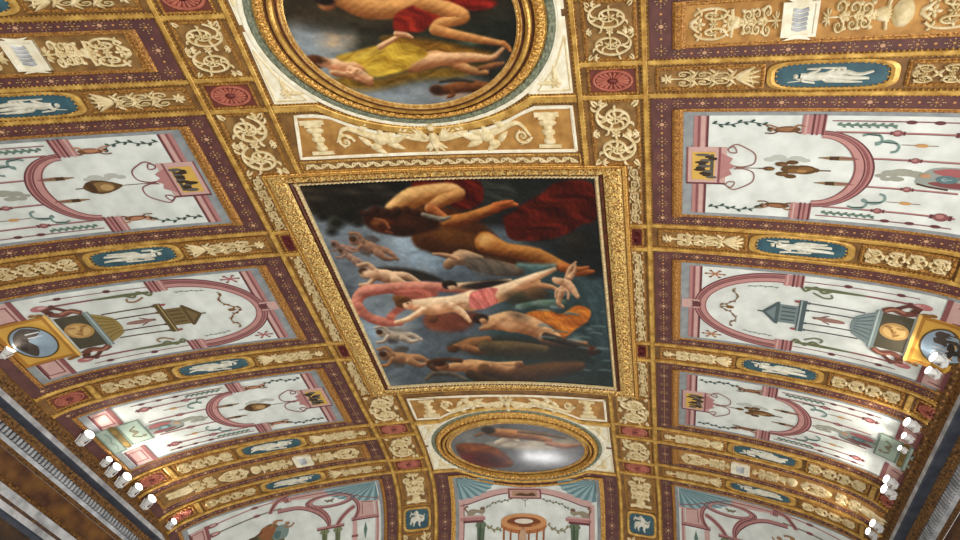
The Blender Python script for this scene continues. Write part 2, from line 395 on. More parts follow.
for sgn in (-1, 1):
    for y in YS:
        mb = MB(side_frame(sgn, y)); mb.ribbon(dense([(0.02, 0), (BMAX[sgn], 0)], .07), .056, 0, .03, None, FILLET, False, False); strip_beads(mb, dense([(0.07, 0), (BMAX[sgn], 0)], .07), .056, .03)
        structure(mb, trim_name(), 'gold_strip')

# ------------------------------------------------------------------ stucco ornament
def petals(mb, c, r, n, h0, h1, rv=None, a0=0.0, col=None):
    rv = rv or r
    for i in range(n):
        a = a0 + 2 * math.pi * i / n; u, v = math.cos(a), math.sin(a)
        mb.dome((c[0] + u * r * .55, c[1] + v * rv * .55), max(r, rv) * .48, min(r, rv) * .28, h0, h1, col, math.atan2(v * rv, u * r), 7)
    mb.dome(c, r * .3, rv * .3, h0, h1 * 1.1, col, 0, 7)
def leaf(mb, p, ang, ln, wd, h0, h1, col=None):
    c = (p[0] + math.cos(ang) * ln * .5, p[1] + math.sin(ang) * ln * .5)
    mb.dome(c, ln * .56, wd * .5, h0, h1, col, ang, 8, .55)
def comma(mb, p, ang, ln, bend, wd, h0, h1):
    """tapering leaf that curls to one side"""
    t = np.linspace(0, 1, 7); a = ang + bend * t; P = np.stack([p[0] + np.cumsum(np.cos(a)) * ln / 7, p[1] + np.cumsum(np.sin(a)) * ln / 7], -1)
    mb.ribbon(P, [wd * .5, wd, wd * .9, wd * .35], h0, h1)
def spiral(mb, c, ru, rv, a0, d, turns, wd, h0, h1, leaves=7, rich=False):
    t = np.linspace(0, 1, 34); a = a0 + d * t * turns * 2 * math.pi; r = 1 - .80 * t ** .9
    P = np.stack([c[0] + ru * r * np.cos(a), c[1] + rv * r * np.sin(a)], -1)
    mb.ribbon(P, [wd, wd * .9, wd * .55], h0, h1)
    for i in range(leaves):
        k = int(2 + i * 24 / leaves); tx, ty = P[min(k + 1, 33)] - P[k - 1]; ta = math.atan2(ty, tx); ln = min(ru, rv) * (.95 - .022 * k)
        if rich:
            comma(mb, P[k], ta + d * .4, ln, d * 2.3, wd * .95, h0, h1 * .92)
            if i % 2 == 0: comma(mb, P[k], ta - d * .4, ln * .75, -d * 2.2, wd * .9, h0, h1 * .92)
        elif i % 2 == 0: leaf(mb, P[k], ta + d * .6, ln * .8, wd * .9, h0, h1 * .95)
        else: leaf(mb, P[k], ta - d * .6, ln * .7, wd * .8, h0, h1 * .95)
    petals(mb, c, ru * .30, 6, h0, h1, rv * .30)
    return P
def rinceau(mb, u0, u1, v0, v1, n, h0=.006, h1=.046, flip=False):
    """running acanthus scroll along u"""
    L = (u1 - u0) / n; vc = (v0 + v1) / 2; rv = (v1 - v0) * .49; ru = L * .49; wd = min(L, v1 - v0) * .105
    for i in range(n):
        c = (u0 + L * (i + .5), vc); d = 1 if (i + flip) % 2 else -1
        spiral(mb, c, ru, rv, math.pi * .9 * (1 if d < 0 else -1), d, 1.7, wd, h0, h1, 9, min(L, v1 - v0) > .25)
        for e in (-1, 1):
            x = u0 + L * (i + (0.02 if e < 0 else .98))
            for k in range(3): leaf(mb, (x, vc + d * e * rv * .75), d * e * math.pi / 2 + math.pi + (k - 1) * .8, L * .2, wd * 1.0, h0, h1)
        for q in ((.5, .5), (-.5, .5), (.5, -.5), (-.5, -.5)):
            for s_ in (-1, 1): comma(mb, (c[0] + q[0] * L * .74, vc + q[1] * (v1 - v0) * .78), math.atan2(q[1], q[0]) + s_ * .7, wd * 3.0, -s_ * 1.6, wd * .8, h0, h1 * .8)
    for i in range(1, n):
        x = u0 + L * i; petals(mb, (x, vc), wd * 1.5, 6, h0, h1 * 1.05)
def candelabrum(mb, u0, u1, v0, v1, h0=.006, h1=.046, flip=False):
    """symmetrical ornament on an axis along u"""
    L = u1 - u0; vc = (v0 + v1) / 2; H = (v1 - v0) / 2
    X = (lambda t: u1 - t * L) if flip else (lambda t: u0 + t * L)
    sg = -1 if flip else 1
    mb.ribbon(dense([(X(.02), vc), (X(.97), vc)], .1), H * .14, h0, h1 * .8)
    petals(mb, (X(.08), vc), L * .07, 7, h0, h1, H * .55)
    for t, k in ((.25, 1.0), (.45, .85), (.62, .75)):
        for e in (-1, 1):
            spiral(mb, (X(t), vc + e * H * .5 * k), L * .09, H * .46 * k, math.pi / 2 * -e, sg * e, 1.3, H * .16, h0, h1, 4)
            leaf(mb, (X(t + .07), vc), (0 if sg > 0 else math.pi) + sg * e * .75, L * .11, H * .34, h0, h1)
            leaf(mb, (X(t + .12), vc + e * H * .55), (math.pi if sg > 0 else 0) - sg * e * .6, L * .09, H * .28, h0, h1)
        petals(mb, (X(t + .1), vc), H * .3, 5, h0, h1 * 1.1)
    for e in (-2, -1, 0, 1, 2):
        leaf(mb, (X(.76), vc), (0 if sg > 0 else math.pi) + sg * e * .26, L * .23, H * .46, h0, h1 * 1.05)
    mb.ribbon(np.array([(X(.93), vc - H * .8), (X(.90), vc), (X(.93), vc + H * .8)]), H * .22, h0, h1)
def dense_foliage(mb, u0, u1, v0, v1, n, h0=.006, h1=.046):
    """pairs of tight scrolls either side of an axis along u"""
    L = (u1 - u0) / n; vc = (v0 + v1) / 2; H = (v1 - v0) / 2
    for i in range(n):
        for e in (-1, 1):
            spiral(mb, (u0 + L * (i + .5), vc + e * H * .5), L * .40, H * .44, 0 if i % 2 else math.pi, e * (1 if i % 2 else -1), 1.4, H * .19, h0, h1, 6, True)
            leaf(mb, (u0 + L * i, vc), e * .7, L * .3, H * .26, h0, h1); leaf(mb, (u0 + L * (i + 1), vc), math.pi - e * .7, L * .3, H * .24, h0, h1)
        petals(mb, (u0 + L * (i + .5), vc), H * .28, 6, h0, h1 * 1.1)
    petals(mb, (u0 + L * .2, vc), H * .4, 5, h0, h1); petals(mb, (u1 - L * .2, vc), H * .4, 5, h0, h1)
def swap(fr): return Flat(lambda a, b: fr(np.stack([b, a], -1)))

def scroll_panel(label, fr, u0, u1, v0, v1, style, n=2, group=None, ground='tan', rope=.045, flip=False):
    c = fr(np.array([(u0 + u1) / 2, (v0 + v1) / 2]))
    t = thing('scroll_panel', label, 'stucco panel', c, group)
    mb = MB(fr); mb.rect(u0, u1, v0, v1, .008, None, .008); mb.build('ground', ground, t)
    mb = MB(fr); lp = loop(u0, u1, v0, v1); mb.ribbon(lp, rope * 1.1, .004, .02, None, STEP, True, False); mb.beads(lp, rope * 1.15, rope * .4, .014, .032, None, True); mb.build('rope_moulding', 'rope', t)
    mb = MB(fr); e = rope * .45
    if style == 'rinceau': rinceau(mb, u0 + e, u1 - e, v0 + e, v1 - e, n, flip=flip)
    elif style == 'candelabrum': candelabrum(mb, u0 + e, u1 - e, v0 + e, v1 - e, flip=flip)
    else: dense_foliage(mb, u0 + e, u1 - e, v0 + e, v1 - e, n)
    mb.build('scrollwork', 'cream', t)
    return t
def rosette_panel(label, fr, u0, u1, v0, v1, rose='rosette', group=None):
    c = fr(np.array([(u0 + u1) / 2, (v0 + v1) / 2])); t = thing('rosette_panel', label, 'rosette', c, group)
    mb = MB(fr); mb.rect(u0, u1, v0, v1, .008, None, .008); mb.build('ground', 'red', t)
    mb = MB(fr); lp = loop(u0, u1, v0, v1); mb.ribbon(lp, .04, .004, .02, None, STEP, True, False); mb.beads(lp, .06, .022, .014, .032, None, True); mb.build('rope_moulding', 'rope', t)
    mb = MB(fr); cu, cv = (u0 + u1) / 2, (v0 + v1) / 2; ru, rv = (u1 - u0) * .43, (v1 - v0) * .42
    mb.ribbon(oval((cu, cv), ru * .92, rv * .92, 30), min(ru, rv) * .3, .008, .03, None, None, True)
    for i in range(18):
        a = 2 * math.pi * i / 18
        P = np.stack([cu + ru * np.array([.26, .5, .8]) * math.cos(a), cv + rv * np.array([.26, .5, .8]) * math.sin(a)], -1)
        mb.ribbon(P, [ru * .06, ru * .14, ru * .17], .008, .028)
    mb.build('rosette', rose, t)
    mb = MB(fr); mb.dome((cu, cv), ru * .26, rv * .26, .01, .036); mb.build('boss', 'dark_red', t)
    return t

# ------------------------------------------------------------------ oil paintings: pigment laid on a fine canvas mesh
class Canvas:
    def __init__(self, uv, base_col):
        self.sy = uv; p = shot(surf(uv[:, 0], uv[:, 1])); self.x = p[:, 0]; self.y = p[:, 1]; self.C = np.tile(np.asarray(base_col, float), (len(uv), 1))
        self.k = (1.0, 0.0, 0.0)
    def frame(self, k, x0, y0): self.k = (k, x0, y0)
    def T(self, pts): k, x0, y0 = self.k; return np.asarray(pts, float) / k + np.array([x0, y0])
    def near(self, P, m):
        return np.where((self.x > P[:, 0].min() - m) & (self.x < P[:, 0].max() + m) & (self.y > P[:, 1].min() - m) & (self.y < P[:, 1].max() + m))[0]
    def mix(self, i, a, col): self.C[i] = self.C[i] * (1 - a[:, None]) + col * a[:, None]
    def fill(self, pts, c1, c2=None, soft=1.0, alpha=1.0, smooth=True, folds=0, ang=0.0, wav=6.0):
        P = self.T(pts); P = catmull(P, 6, True) if smooth else P
        i = self.near(P, soft * 2 + 2)
        if not len(i): return
        x, y = self.x[i], self.y[i]; ins = np.zeros(len(i), bool); dm = np.full(len(i), 1e9)
        for a, b in zip(P, np.roll(P, -1, 0)):
            cond = (a[1] > y) != (b[1] > y)
            with np.errstate(divide='ignore', invalid='ignore'): ins ^= cond & (x < (b[0] - a[0]) * (y - a[1]) / (b[1] - a[1]) + a[0])
            ab = b - a; t = np.clip(((x - a[0]) * ab[0] + (y - a[1]) * ab[1]) / (ab @ ab + 1e-9), 0, 1)
            dm = np.minimum(dm, np.hypot(a[0] + t * ab[0] - x, a[1] + t * ab[1] - y))
        sd = np.where(ins, dm, -dm); al = np.clip(.5 + sd / (2 * soft), 0, 1) * alpha
        c1 = np.asarray(c1, float)
        if c2 is not None:
            c2 = np.asarray(c2, float); q = x * math.cos(ang) + y * math.sin(ang); r = -x * math.sin(ang) + y * math.cos(ang)
            if folds:
                wr = r / wav * 2 + .55 * np.sin(q / 9.0 + folds) + .35 * np.sin(q / 4.3 + r / 6.0)
                f = .5 + .28 * np.sin(wr * 2.1) + .18 * np.sin(wr * 4.7 + q / 5 + folds) + .10 * np.sin(wr * 9 - q / 3)
                f = np.clip(f * .75 + .25 * (q - q.min()) / (np.ptp(q) + 1e-6), 0, 1)
            else: f = (q - q.min()) / (np.ptp(q) + 1e-6)
            col = c1 * (1 - f[:, None]) + c2 * f[:, None]
        else: col = np.tile(c1, (len(i), 1))
        self.mix(i, al, col)
    def limb(self, pts, radii, light, dark, soft=.7, la=(-.35, -.9)):
        P = self.T(pts); k = self.k[0]; R = np.asarray(radii, float) / k; n = 5
        R = np.interp(np.linspace(0, len(R) - 1, (len(P) - 1) * n + 1), np.arange(len(R)), R); P = catmull(P, n) if len(P) > 2 else np.stack([P[0] + (P[1] - P[0]) * t for t in np.linspace(0, 1, n + 1)])
        i = self.near(P, R.max() + 2)
        if not len(i): return
        x, y = self.x[i], self.y[i]; best = np.full(len(i), -1e9); nx = np.zeros(len(i)); ny = np.zeros(len(i))
        for j in range(len(P) - 1):
            a, b = P[j], P[j + 1]; ab = b - a; t = np.clip(((x - a[0]) * ab[0] + (y - a[1]) * ab[1]) / (ab @ ab + 1e-9), 0, 1)
            r = R[j] + (R[j + 1] - R[j]) * t; dx, dy = x - a[0] - t * ab[0], y - a[1] - t * ab[1]; sd = r - np.hypot(dx, dy); m = sd > best
            best = np.where(m, sd, best); nx = np.where(m, dx / r, nx); ny = np.where(m, dy / r, ny)
        al = np.clip(.5 + best / (2 * soft), 0, 1); f = np.clip(.52 + .68 * (nx * la[0] + ny * la[1]) + .05 * np.sin(x * .55 + y * .8), 0, 1); f = (f * f * (3 - 2 * f))[:, None]
        self.mix(i, al, np.asarray(dark, float) * (1 - f) + np.asarray(light, float) * f)
    def ell(self, c, rx, ry, light, dark=None, rot=0.0, soft=.8, alpha=1.0):
        c = self.T([c])[0]; k = self.k[0]; rx, ry = rx / k, ry / k
        dx, dy = self.x - c[0], self.y - c[1]; u = dx * math.cos(rot) + dy * math.sin(rot); v = -dx * math.sin(rot) + dy * math.cos(rot)
        d = np.hypot(u / rx, v / ry); i = np.where(d < 1 + 3 * soft / min(rx, ry))[0]
        if not len(i): return
        al = np.clip(.5 + (1 - d[i]) * min(rx, ry) / (2 * soft), 0, 1) * alpha
        dark = light if dark is None else dark
        f = np.clip(.5 - .3 * dx[i] / rx - .45 * dy[i] / ry, 0, 1)[:, None]
        self.mix(i, al, np.asarray(dark, float) * (1 - f) + np.asarray(light, float) * f)
    def cloud(self, c, rx, ry, col, alpha=.7):
        c = self.T([c])[0]; k = self.k[0]; rx, ry = rx / k, ry / k
        d = np.hypot((self.x - c[0]) / rx, (self.y - c[1]) / ry); al = np.exp(-d ** 2 * 1.4) * alpha
        al *= .75 + .35 * np.sin(self.x / 5.0 + 2 * np.sin(self.y / 4.0)) * np.sin(self.y / 3.0 + self.x / 9.0)
        i = np.where(al > .01)[0]; self.mix(i, np.clip(al[i], 0, 1), np.asarray(col, float))
    def grain(self, amp=5.0):
        n = rng.normal(0, 1, (len(self.x), 1)); 
        def lattice(sx, sy):
            u, v = self.x / sx + 50, self.y / sy + 50; g = rng.random((600, 600)); i, j = np.floor(u).astype(int) % 598, np.floor(v).astype(int) % 598; fu, fv = u - np.floor(u), v - np.floor(v); fu, fv = fu * fu * (3 - 2 * fu), fv * fv * (3 - 2 * fv)
            return (g[i, j] * (1 - fu) + g[i + 1, j] * fu) * (1 - fv) + (g[i, j + 1] * (1 - fu) + g[i + 1, j + 1] * fu) * fv - .5
        br = lattice(14, 6) * .16 + lattice(6, 3) * .13 + lattice(2.6, 1.4) * .08
        self.C = self.C * (1 + br[:, None]) + br[:, None] * 10
        m = 128 + (self.C - 128) * 1.05; self.C = np.clip(m + amp * n * .6 + amp * .5 * (np.sin(self.x * .9 + 2.2 * np.sin(self.y * .21)) * np.sin(self.y * .8 + self.x * .13))[:, None] - 6, 0, 255)
    def build(self, name, faces, h, parent, gain=1.0, mat='oil'):
        org = ORIGIN[parent.name]; me = bpy.data.meshes.new(name); me.from_pydata((surf(self.sy[:, 0], self.sy[:, 1], h) - org).tolist(), [], faces)
        me.polygons.foreach_set('use_smooth', [True] * len(faces))
        a = me.color_attributes.new('paint', 'FLOAT_COLOR', 'POINT'); arr = np.ones((len(self.sy), 4), np.float32); arr[:, :3] = lin(np.clip(self.C * gain, 0, 255)); a.data.foreach_set('color', arr.ravel())
        me.materials.append(M[mat]); me.update(); o = bpy.data.objects.new(name, me); COL.objects.link(o); o.parent = parent; return o
def rect_canvas(s0, s1, y0, y1, ns, ny):
    U, V = np.meshgrid(np.linspace(s0, s1, ns), np.linspace(y0, y1, ny), indexing='ij')
    fs = [(i * ny + j, i * ny + j + 1, (i + 1) * ny + j + 1, (i + 1) * ny + j) for i in range(ns - 1) for j in range(ny - 1)]
    return np.stack([U.ravel(), V.ravel()], -1), fs
def oval_canvas(c, ru, rv, nr, na):
    uv = [np.array([c])]; fs = []
    for i in range(1, nr + 1): uv.append(oval(c, ru * i / nr, rv * i / nr, na))
    for j in range(na): fs.append((0, 1 + (j + 1) % na, 1 + j))
    for i in range(nr - 1):
        for j in range(na): a, b = 1 + i * na + j, 1 + i * na + (j + 1) % na; fs.append((a, b, b + na, a + na))
    return np.concatenate(uv), fs
SK, SKD = (232, 190, 146), (120, 72, 44)

# ------------------------------------------------------------------ central painting: bathers and sea figures, a seated giant above
pt = thing('framed_painting', 'large rectangular oil painting of sea bathers and a seated giant, in the vault centre', 'painting', (0, 5.1))
uv, fs = rect_canvas(-2.27, 2.27, 2.76, 7.43, 380, 280)
c = Canvas(uv, (84, 92, 98)); c.frame(2.25, 270, 160)
# sky and sea
c.fill([(60, 40), (400, 40), (380, 200), (300, 480), (260, 520), (60, 200)], (108, 116, 122), (138, 146, 150), 8, 1, True, 0, .6)
c.cloud((340, 205), 60, 45, (150, 172, 190), .9); c.cloud((300, 180), 40, 30, (160, 178, 192), .6); c.cloud((230, 385), 50, 40, (150, 172, 188), .8); c.cloud((385, 225), 50, 25, (140, 160, 172), .7)
c.cloud((380, 380), 70, 40, (80, 84, 88), .8); c.cloud((270, 470), 60, 40, (64, 72, 78), .8); c.cloud((180, 300), 30, 70, (72, 78, 86), .8); c.cloud((160, 230), 40, 40, (88, 90, 96), .6); c.cloud((330, 415), 50, 22, (120, 132, 140), .7)
c.fill([(560, 235), (740, 215), (790, 300), (800, 530), (420, 530), (470, 440), (520, 330)], (62, 78, 78), (40, 54, 54), 10, .95, True, 0, .9)
c.fill([(700, 270), (800, 270), (800, 520), (720, 520), (735, 400)], (70, 88, 90), (48, 62, 64), 6, .8, True, 2, 1.3, 9)
c.fill([(640, 450), (780, 460), (780, 520), (560, 520)], (38, 48, 46), None, 10, .8)
# dark tree and rocks
c.fill([(55, 40), (330, 40), (320, 105), (225, 110), (205, 145), (150, 130), (100, 118), (80, 95)], (40, 34, 26), (28, 26, 24), 4, 1)
for x, y, r in ((120, 125, 16), (150, 140, 18), (185, 128, 14), (140, 160, 12), (105, 110, 14), (170, 118, 16), (200, 140, 9)): c.ell((x, y), r, r * .7, (44, 40, 28), (26, 24, 20), 0, 3)
for x, y, w_ in ((95, 70, 30), (200, 75, 34), (250, 62, 20), (290, 80, 26), (110, 88, 20)): c.ell((x, y), w_, 5, (96, 88, 74), (52, 46, 38), .15, 3, .6)
c.fill([(310, 42), (740, 42), (742, 250), (690, 245), (600, 180), (520, 150), (420, 150), (320, 100)], (30, 29, 27), (38, 40, 38), 4, 1)
c.fill([(470, 45), (540, 50), (545, 90), (480, 92)], (70, 72, 62), (34, 36, 34), 4, .8, True, 3, .4, 7)
c.fill([(690, 45), (745, 45), (748, 130), (700, 120)], (44, 54, 56), None, 5, .8)
c.fill([(560, 170), (700, 150), (745, 200), (745, 260), (640, 225)], (46, 48, 46), (28, 30, 30), 5, .8)
c.ell((690, 190), 30, 28, (52, 44, 34), (30, 28, 26), 0, 5, .8)
# red drapery
c.fill([(400, 42), (470, 46), (478, 92), (440, 112), (405, 100), (385, 60)], (112, 32, 18), (46, 12, 8), 1.5, 1, True, 1, 1.1, 14)
c.fill([(320, 50), (380, 45), (395, 60), (340, 78)], (110, 28, 16), (60, 16, 10), 2)
c.fill([(535, 135), (560, 105), (610, 75), (650, 48), (725, 52), (735, 130), (700, 145), (670, 165), (610, 180), (540, 175)], (106, 34, 20), (40, 12, 8), 1.5, 1, True, 2, .75, 17)
c.fill([(525, 130), (560, 120), (580, 170), (545, 175)], (98, 32, 20), (54, 16, 10), 2, 1, True, 0, 1)
# seated giant
GL, GD = (196, 138, 76), (78, 38, 16)
c.fill([(320, 105), (420, 110), (500, 160), (530, 205), (600, 225), (560, 242), (420, 215), (350, 180), (310, 150)], (86, 48, 22), (54, 28, 14), 3, 1, True, 0, .9)
c.limb([(275, 108), (320, 84), (400, 68), (428, 74)], [16, 24, 18, 12], (218, 172, 112), (120, 70, 32), 1.2)
c.limb([(425, 78), (388, 90), (360, 108)], [13, 14, 12], (204, 150, 92), (112, 62, 28))
c.limb([(362, 108), (385, 122), (400, 130)], [11, 8, 5], (196, 120, 70), (110, 56, 28))
c.limb([(395, 140), (450, 128), (512, 105)], [15, 13, 11], (178, 116, 60), (84, 40, 16))
c.limb([(508, 106), (535, 98), (556, 100)], [12, 9, 4], (184, 104, 56), (96, 44, 20)); c.limb([(520, 100), (545, 92)], [6, 3], (180, 104, 58), (96, 44, 20), .6)
c.limb([(350, 170), (420, 190), (490, 190)], [32, 34, 24], (96, 58, 26), (56, 30, 14), 2)
c.limb([(485, 184), (530, 200), (600, 215), (668, 242)], [24, 15, 18, 10], (190, 128, 66), (92, 50, 20), 1.2)
c.ell((492, 184), 22, 16, (214, 168, 106), (150, 92, 44), .3, 2)
c.limb([(660, 240), (695, 250), (728, 250)], [11, 11, 4], (176, 104, 54), (96, 48, 22)); c.limb([(690, 246), (716, 240)], [6, 3], (180, 108, 58), (100, 50, 22))
c.fill([(210, 125), (235, 108), (290, 112), (330, 120), (360, 140), (345, 160), (290, 168), (240, 160), (215, 145)], (58, 30, 18), (34, 18, 12), 2, 1)
c.ell((262, 148), 32, 15, (84, 42, 22), (52, 24, 14), .1, 2); c.fill([(300, 118), (370, 124), (380, 150), (330, 166), (290, 160)], (70, 38, 20), (44, 24, 14), 3); c.fill([(268, 150), (300, 146), (330, 158), (312, 170), (280, 168)], (52, 28, 18), (34, 20, 14), 2); [c.ell((212 + 16 * k + 6 * math.sin(k * 2.1), 114 + 5 * math.cos(k * 1.7)), 11, 7, (66, 38, 24), (32, 18, 12), .3, 1.2, .9) for k in range(8)]; c.limb([(236, 132), (258, 138), (268, 152)], [3, 4, 3], (164, 100, 60), (104, 58, 34), 1.2); c.ell((246, 146), 5, 3, (30, 18, 14), None, .2, 1)
c.ell((238, 140), 9, 5, (120, 72, 42), None, .2, 2); c.limb([(262, 160), (276, 163)], [3, 2], (120, 66, 42), (84, 44, 28))
c.limb([(345, 122), (385, 132), (405, 128)], [5, 6, 3], (150, 140, 124), (70, 62, 54), .8)
def putto(x, y, sc, lt, dk, wing=True, rot=0.0):
    R = lambda px, py: (x + sc * (px * math.cos(rot) - py * math.sin(rot)), y + sc * (px * math.sin(rot) + py * math.cos(rot)))
    if wing:
        c.fill([R(8, -4), R(26, -20), R(46, -18), R(30, -2)], (112, 100, 92), (62, 56, 54), 1.5, .9); c.fill([R(10, 6), R(20, 20), R(40, 18), R(30, 6)], (98, 88, 80), (60, 54, 52), 1.5, .9)
    c.limb([R(12, 0), R(34, 2), R(52, 3)], [8 * sc, 11 * sc, 9 * sc], lt, dk); c.limb([R(50, 0), R(70, -2), R(92, 6)], [8 * sc, 6 * sc, 3 * sc], lt, dk); c.limb([R(50, 6), R(70, 12), R(84, 8)], [8 * sc, 5 * sc, 3 * sc], lt, dk)
    c.limb([R(16, -4), R(2, -14), R(-14, -10)], [5 * sc, 4 * sc, 3 * sc], lt, dk); c.limb([R(16, 6), R(8, 18), R(-6, 22)], [5 * sc, 4 * sc, 3 * sc], lt, dk); c.ell(R(0, 1), 10 * sc, 9 * sc, lt, dk, rot); c.ell(R(-4, -2), 8 * sc, 6 * sc, (86, 58, 38), (54, 36, 26), rot)
putto(190, 180, 1.15, (170, 128, 100), (92, 66, 54), True, .35); putto(160, 205, .7, (176, 140, 116), (104, 80, 70), False, .5); putto(145, 190, .6, (168, 128, 108), (104, 80, 70), False, .2)
c.fill([(215, 262), (250, 240), (330, 246), (390, 270), (340, 272), (270, 270)], (60, 52, 44), (40, 36, 32), 2)
putto(215, 252, 1.35, (226, 188, 152), (120, 82, 58), False, .12); c.ell((228, 256), 20, 9, (236, 200, 164), (150, 104, 74), .1, 1)
putto(250, 388, 1.0, (214, 194, 168), (116, 100, 88), True, .1); c.ell((290, 378), 20, 10, (196, 192, 184), (130, 124, 116), 0, 3, .8)
putto(258, 438, 1.15, (190, 142, 100), (104, 72, 52), True, .1)
# figures by the water
c.limb([(400, 232), (430, 218), (470, 226)], [9, 18, 14], (190, 154, 118), (98, 74, 56)); c.limb([(455, 232), (510, 242), (560, 248)], [14, 18, 12], (120, 98, 76), (66, 56, 48)); c.ell((402, 236), 12, 9, (150, 112, 78), (74, 52, 38)); c.limb([(425, 222), (395, 212), (368, 210)], [5, 4, 3], (204, 160, 120), (120, 84, 62))
c.fill([(440, 215), (520, 225), (550, 255), (470, 258)], (108, 96, 84), (62, 60, 56), 3, .7, True, 1, .8, 8)
# flying pink mantle
PK, PKD = (218, 148, 124), (146, 80, 68)
c.limb([(205, 345), (196, 318), (212, 296), (260, 288), (330, 284), (400, 286), (450, 294)], [7, 13, 14, 12, 12, 10, 6], PK, PKD)
c.limb([(200, 325), (222, 352), (262, 364), (296, 366)], [8, 10, 10, 5], (200, 128, 106), PKD)
c.fill([(272, 292), (330, 288), (380, 300), (330, 322), (290, 345), (276, 362), (262, 350), (292, 318)], (190, 112, 92), (130, 66, 56), 1.5, 1, True, 1, .5, 10)
c.fill([(350, 345), (400, 340), (470, 345), (440, 380), (380, 384), (350, 372)], (136, 78, 58), (86, 48, 38), 2.5, 1)
c.ell((366, 356), 13, 9, (132, 84, 56), (74, 46, 34))
c.limb([(400, 282), (450, 282), (540, 272)], [7, 9, 6], (226, 190, 150), (140, 100, 74)); c.ell((404, 280), 17, 10, (48, 36, 30), (28, 22, 20)); c.ell((410, 286), 10, 6, (224, 184, 146), (150, 108, 80), .1); c.ell((401, 276), 14, 5, (58, 44, 34), (34, 26, 22), .1); c.fill([(430, 284), (500, 268), (552, 276), (500, 292)], (52, 44, 40), (32, 28, 26), 2)
# central bather, pale, with a rose cloth
BL, BD = (248, 216, 176), (170, 118, 82)
c.limb([(500, 306), (560, 292), (602, 276)], [16, 15, 9], (206, 156, 110), (120, 76, 52)); c.limb([(598, 280), (632, 284), (650, 292)], [8, 5, 3], (206, 156, 110), (120, 76, 52))
c.limb([(320, 325), (362, 328), (412, 322), (458, 312)], [12, 20, 18, 21], BL, BD, .9); c.limb([(452, 318), (520, 298), (580, 270), (640, 244)], [21, 19, 11, 5], BL, BD, .9)
c.limb([(345, 336), (312, 356), (284, 364)], [8, 6, 4], BL, BD); c.limb([(395, 322), (430, 340), (450, 362)], [9, 8, 4], BL, BD)
c.fill([(448, 322), (452, 298), (480, 288), (512, 288), (506, 304), (512, 318), (480, 334), (456, 332)], (232, 142, 128), (176, 88, 80), 1, 1, True, 1, 1.2, 7)
c.ell((300, 319), 19, 13, (120, 78, 44), (70, 44, 28)); c.ell((311, 325), 12, 9, (246, 208, 168), (184, 128, 92)); c.ell((294, 312), 19, 8, (136, 90, 50), (80, 50, 30), .15); c.ell((310, 322), 2, 1.4, (90, 56, 44)); c.ell((316, 328), 3, 1.4, (186, 96, 80)); c.ell((380, 318), 10, 8, (255, 226, 190), (214, 160, 120), 0, 3, .7); c.ell((382, 332), 10, 8, (250, 216, 178), (200, 146, 108), 0, 3, .7); c.limb([(412, 326), (440, 320)], [1.5, 1.2], (186, 130, 96), (170, 116, 84), 1.5)
# dolphin shells and orange drapery, bather seen from the back
c.ell((575, 312), 44, 18, (72, 66, 50), (40, 40, 36), .1, 3); c.ell((600, 300), 26, 14, (112, 84, 56), (60, 50, 40), 0, 2); c.limb([(560, 330), (610, 325), (660, 320)], [8, 12, 8], (92, 112, 96), (50, 62, 58))
c.fill([(575, 345), (620, 335), (655, 345), (690, 326), (720, 336), (716, 360), (690, 378), (660, 400), (635, 398), (640, 378), (600, 360)], (226, 142, 56), (136, 66, 22), 1, 1, True, 2, .5, 12)
c.limb([(490, 365), (540, 362), (590, 374), (640, 402)], [14, 24, 21, 17], (226, 178, 130), (134, 84, 52), .9); c.limb([(620, 398), (660, 410), (710, 412)], [16, 11, 6], (190, 140, 98), (104, 66, 44)); c.ell((474, 356), 18, 11, (58, 38, 28), (34, 24, 20)); c.ell((480, 361), 9, 6, (206, 158, 114), (130, 86, 58), .2); c.limb([(520, 358), (560, 364), (600, 380)], [1.4, 2, 1.4], (178, 124, 82), (150, 100, 66), 2); c.ell((540, 372), 16, 7, (240, 200, 154), (214, 166, 120), .2, 4, .7); c.limb([(500, 372), (476, 378)], [8, 5], (200, 150, 106), (110, 70, 48))
c.ell((560, 350), 20, 8, (40, 32, 26), None, .3, 3, .6); c.limb([(620, 395), (690, 415), (738, 428)], [9, 7, 8], (70, 58, 46), (40, 36, 32)); c.ell((725, 428), 12, 10, (84, 44, 30), (50, 30, 24))
for k in range(26):                                        # wave crests and spray
    x, y = 600 + 150 * rng.random(), 300 + 190 * rng.random(); c.limb([(x, y), (x + 10, y - 3 + 4 * rng.random()), (x + 24 + 14 * rng.random(), y + 2)], [.6, 1.6, .5], (112, 130, 130), (80, 98, 98), 1.2)
for x, y, r in ((640, 330, 16), (690, 400, 20), (720, 380, 12), (560, 330, 14), (660, 280, 12), (600, 320, 16)): c.cloud((x, y), r, r * .5, (150, 162, 158), .5)
c.limb([(560, 235), (600, 240), (640, 236)], [6, 8, 4], (110, 134, 128), (70, 92, 90), 2)
# putti at the right
putto(655, 300, .85, (222, 178, 138), (130, 90, 66), False, -1.2); c.limb([(640, 268), (672, 280), (692, 306)], [6, 10, 5], (232, 190, 148), (140, 96, 70)); c.ell((650, 272), 12, 7, (228, 184, 142), (140, 96, 68))
c.limb([(655, 296), (650, 320), (660, 330)], [8, 6, 3], (206, 162, 122), (120, 82, 60))
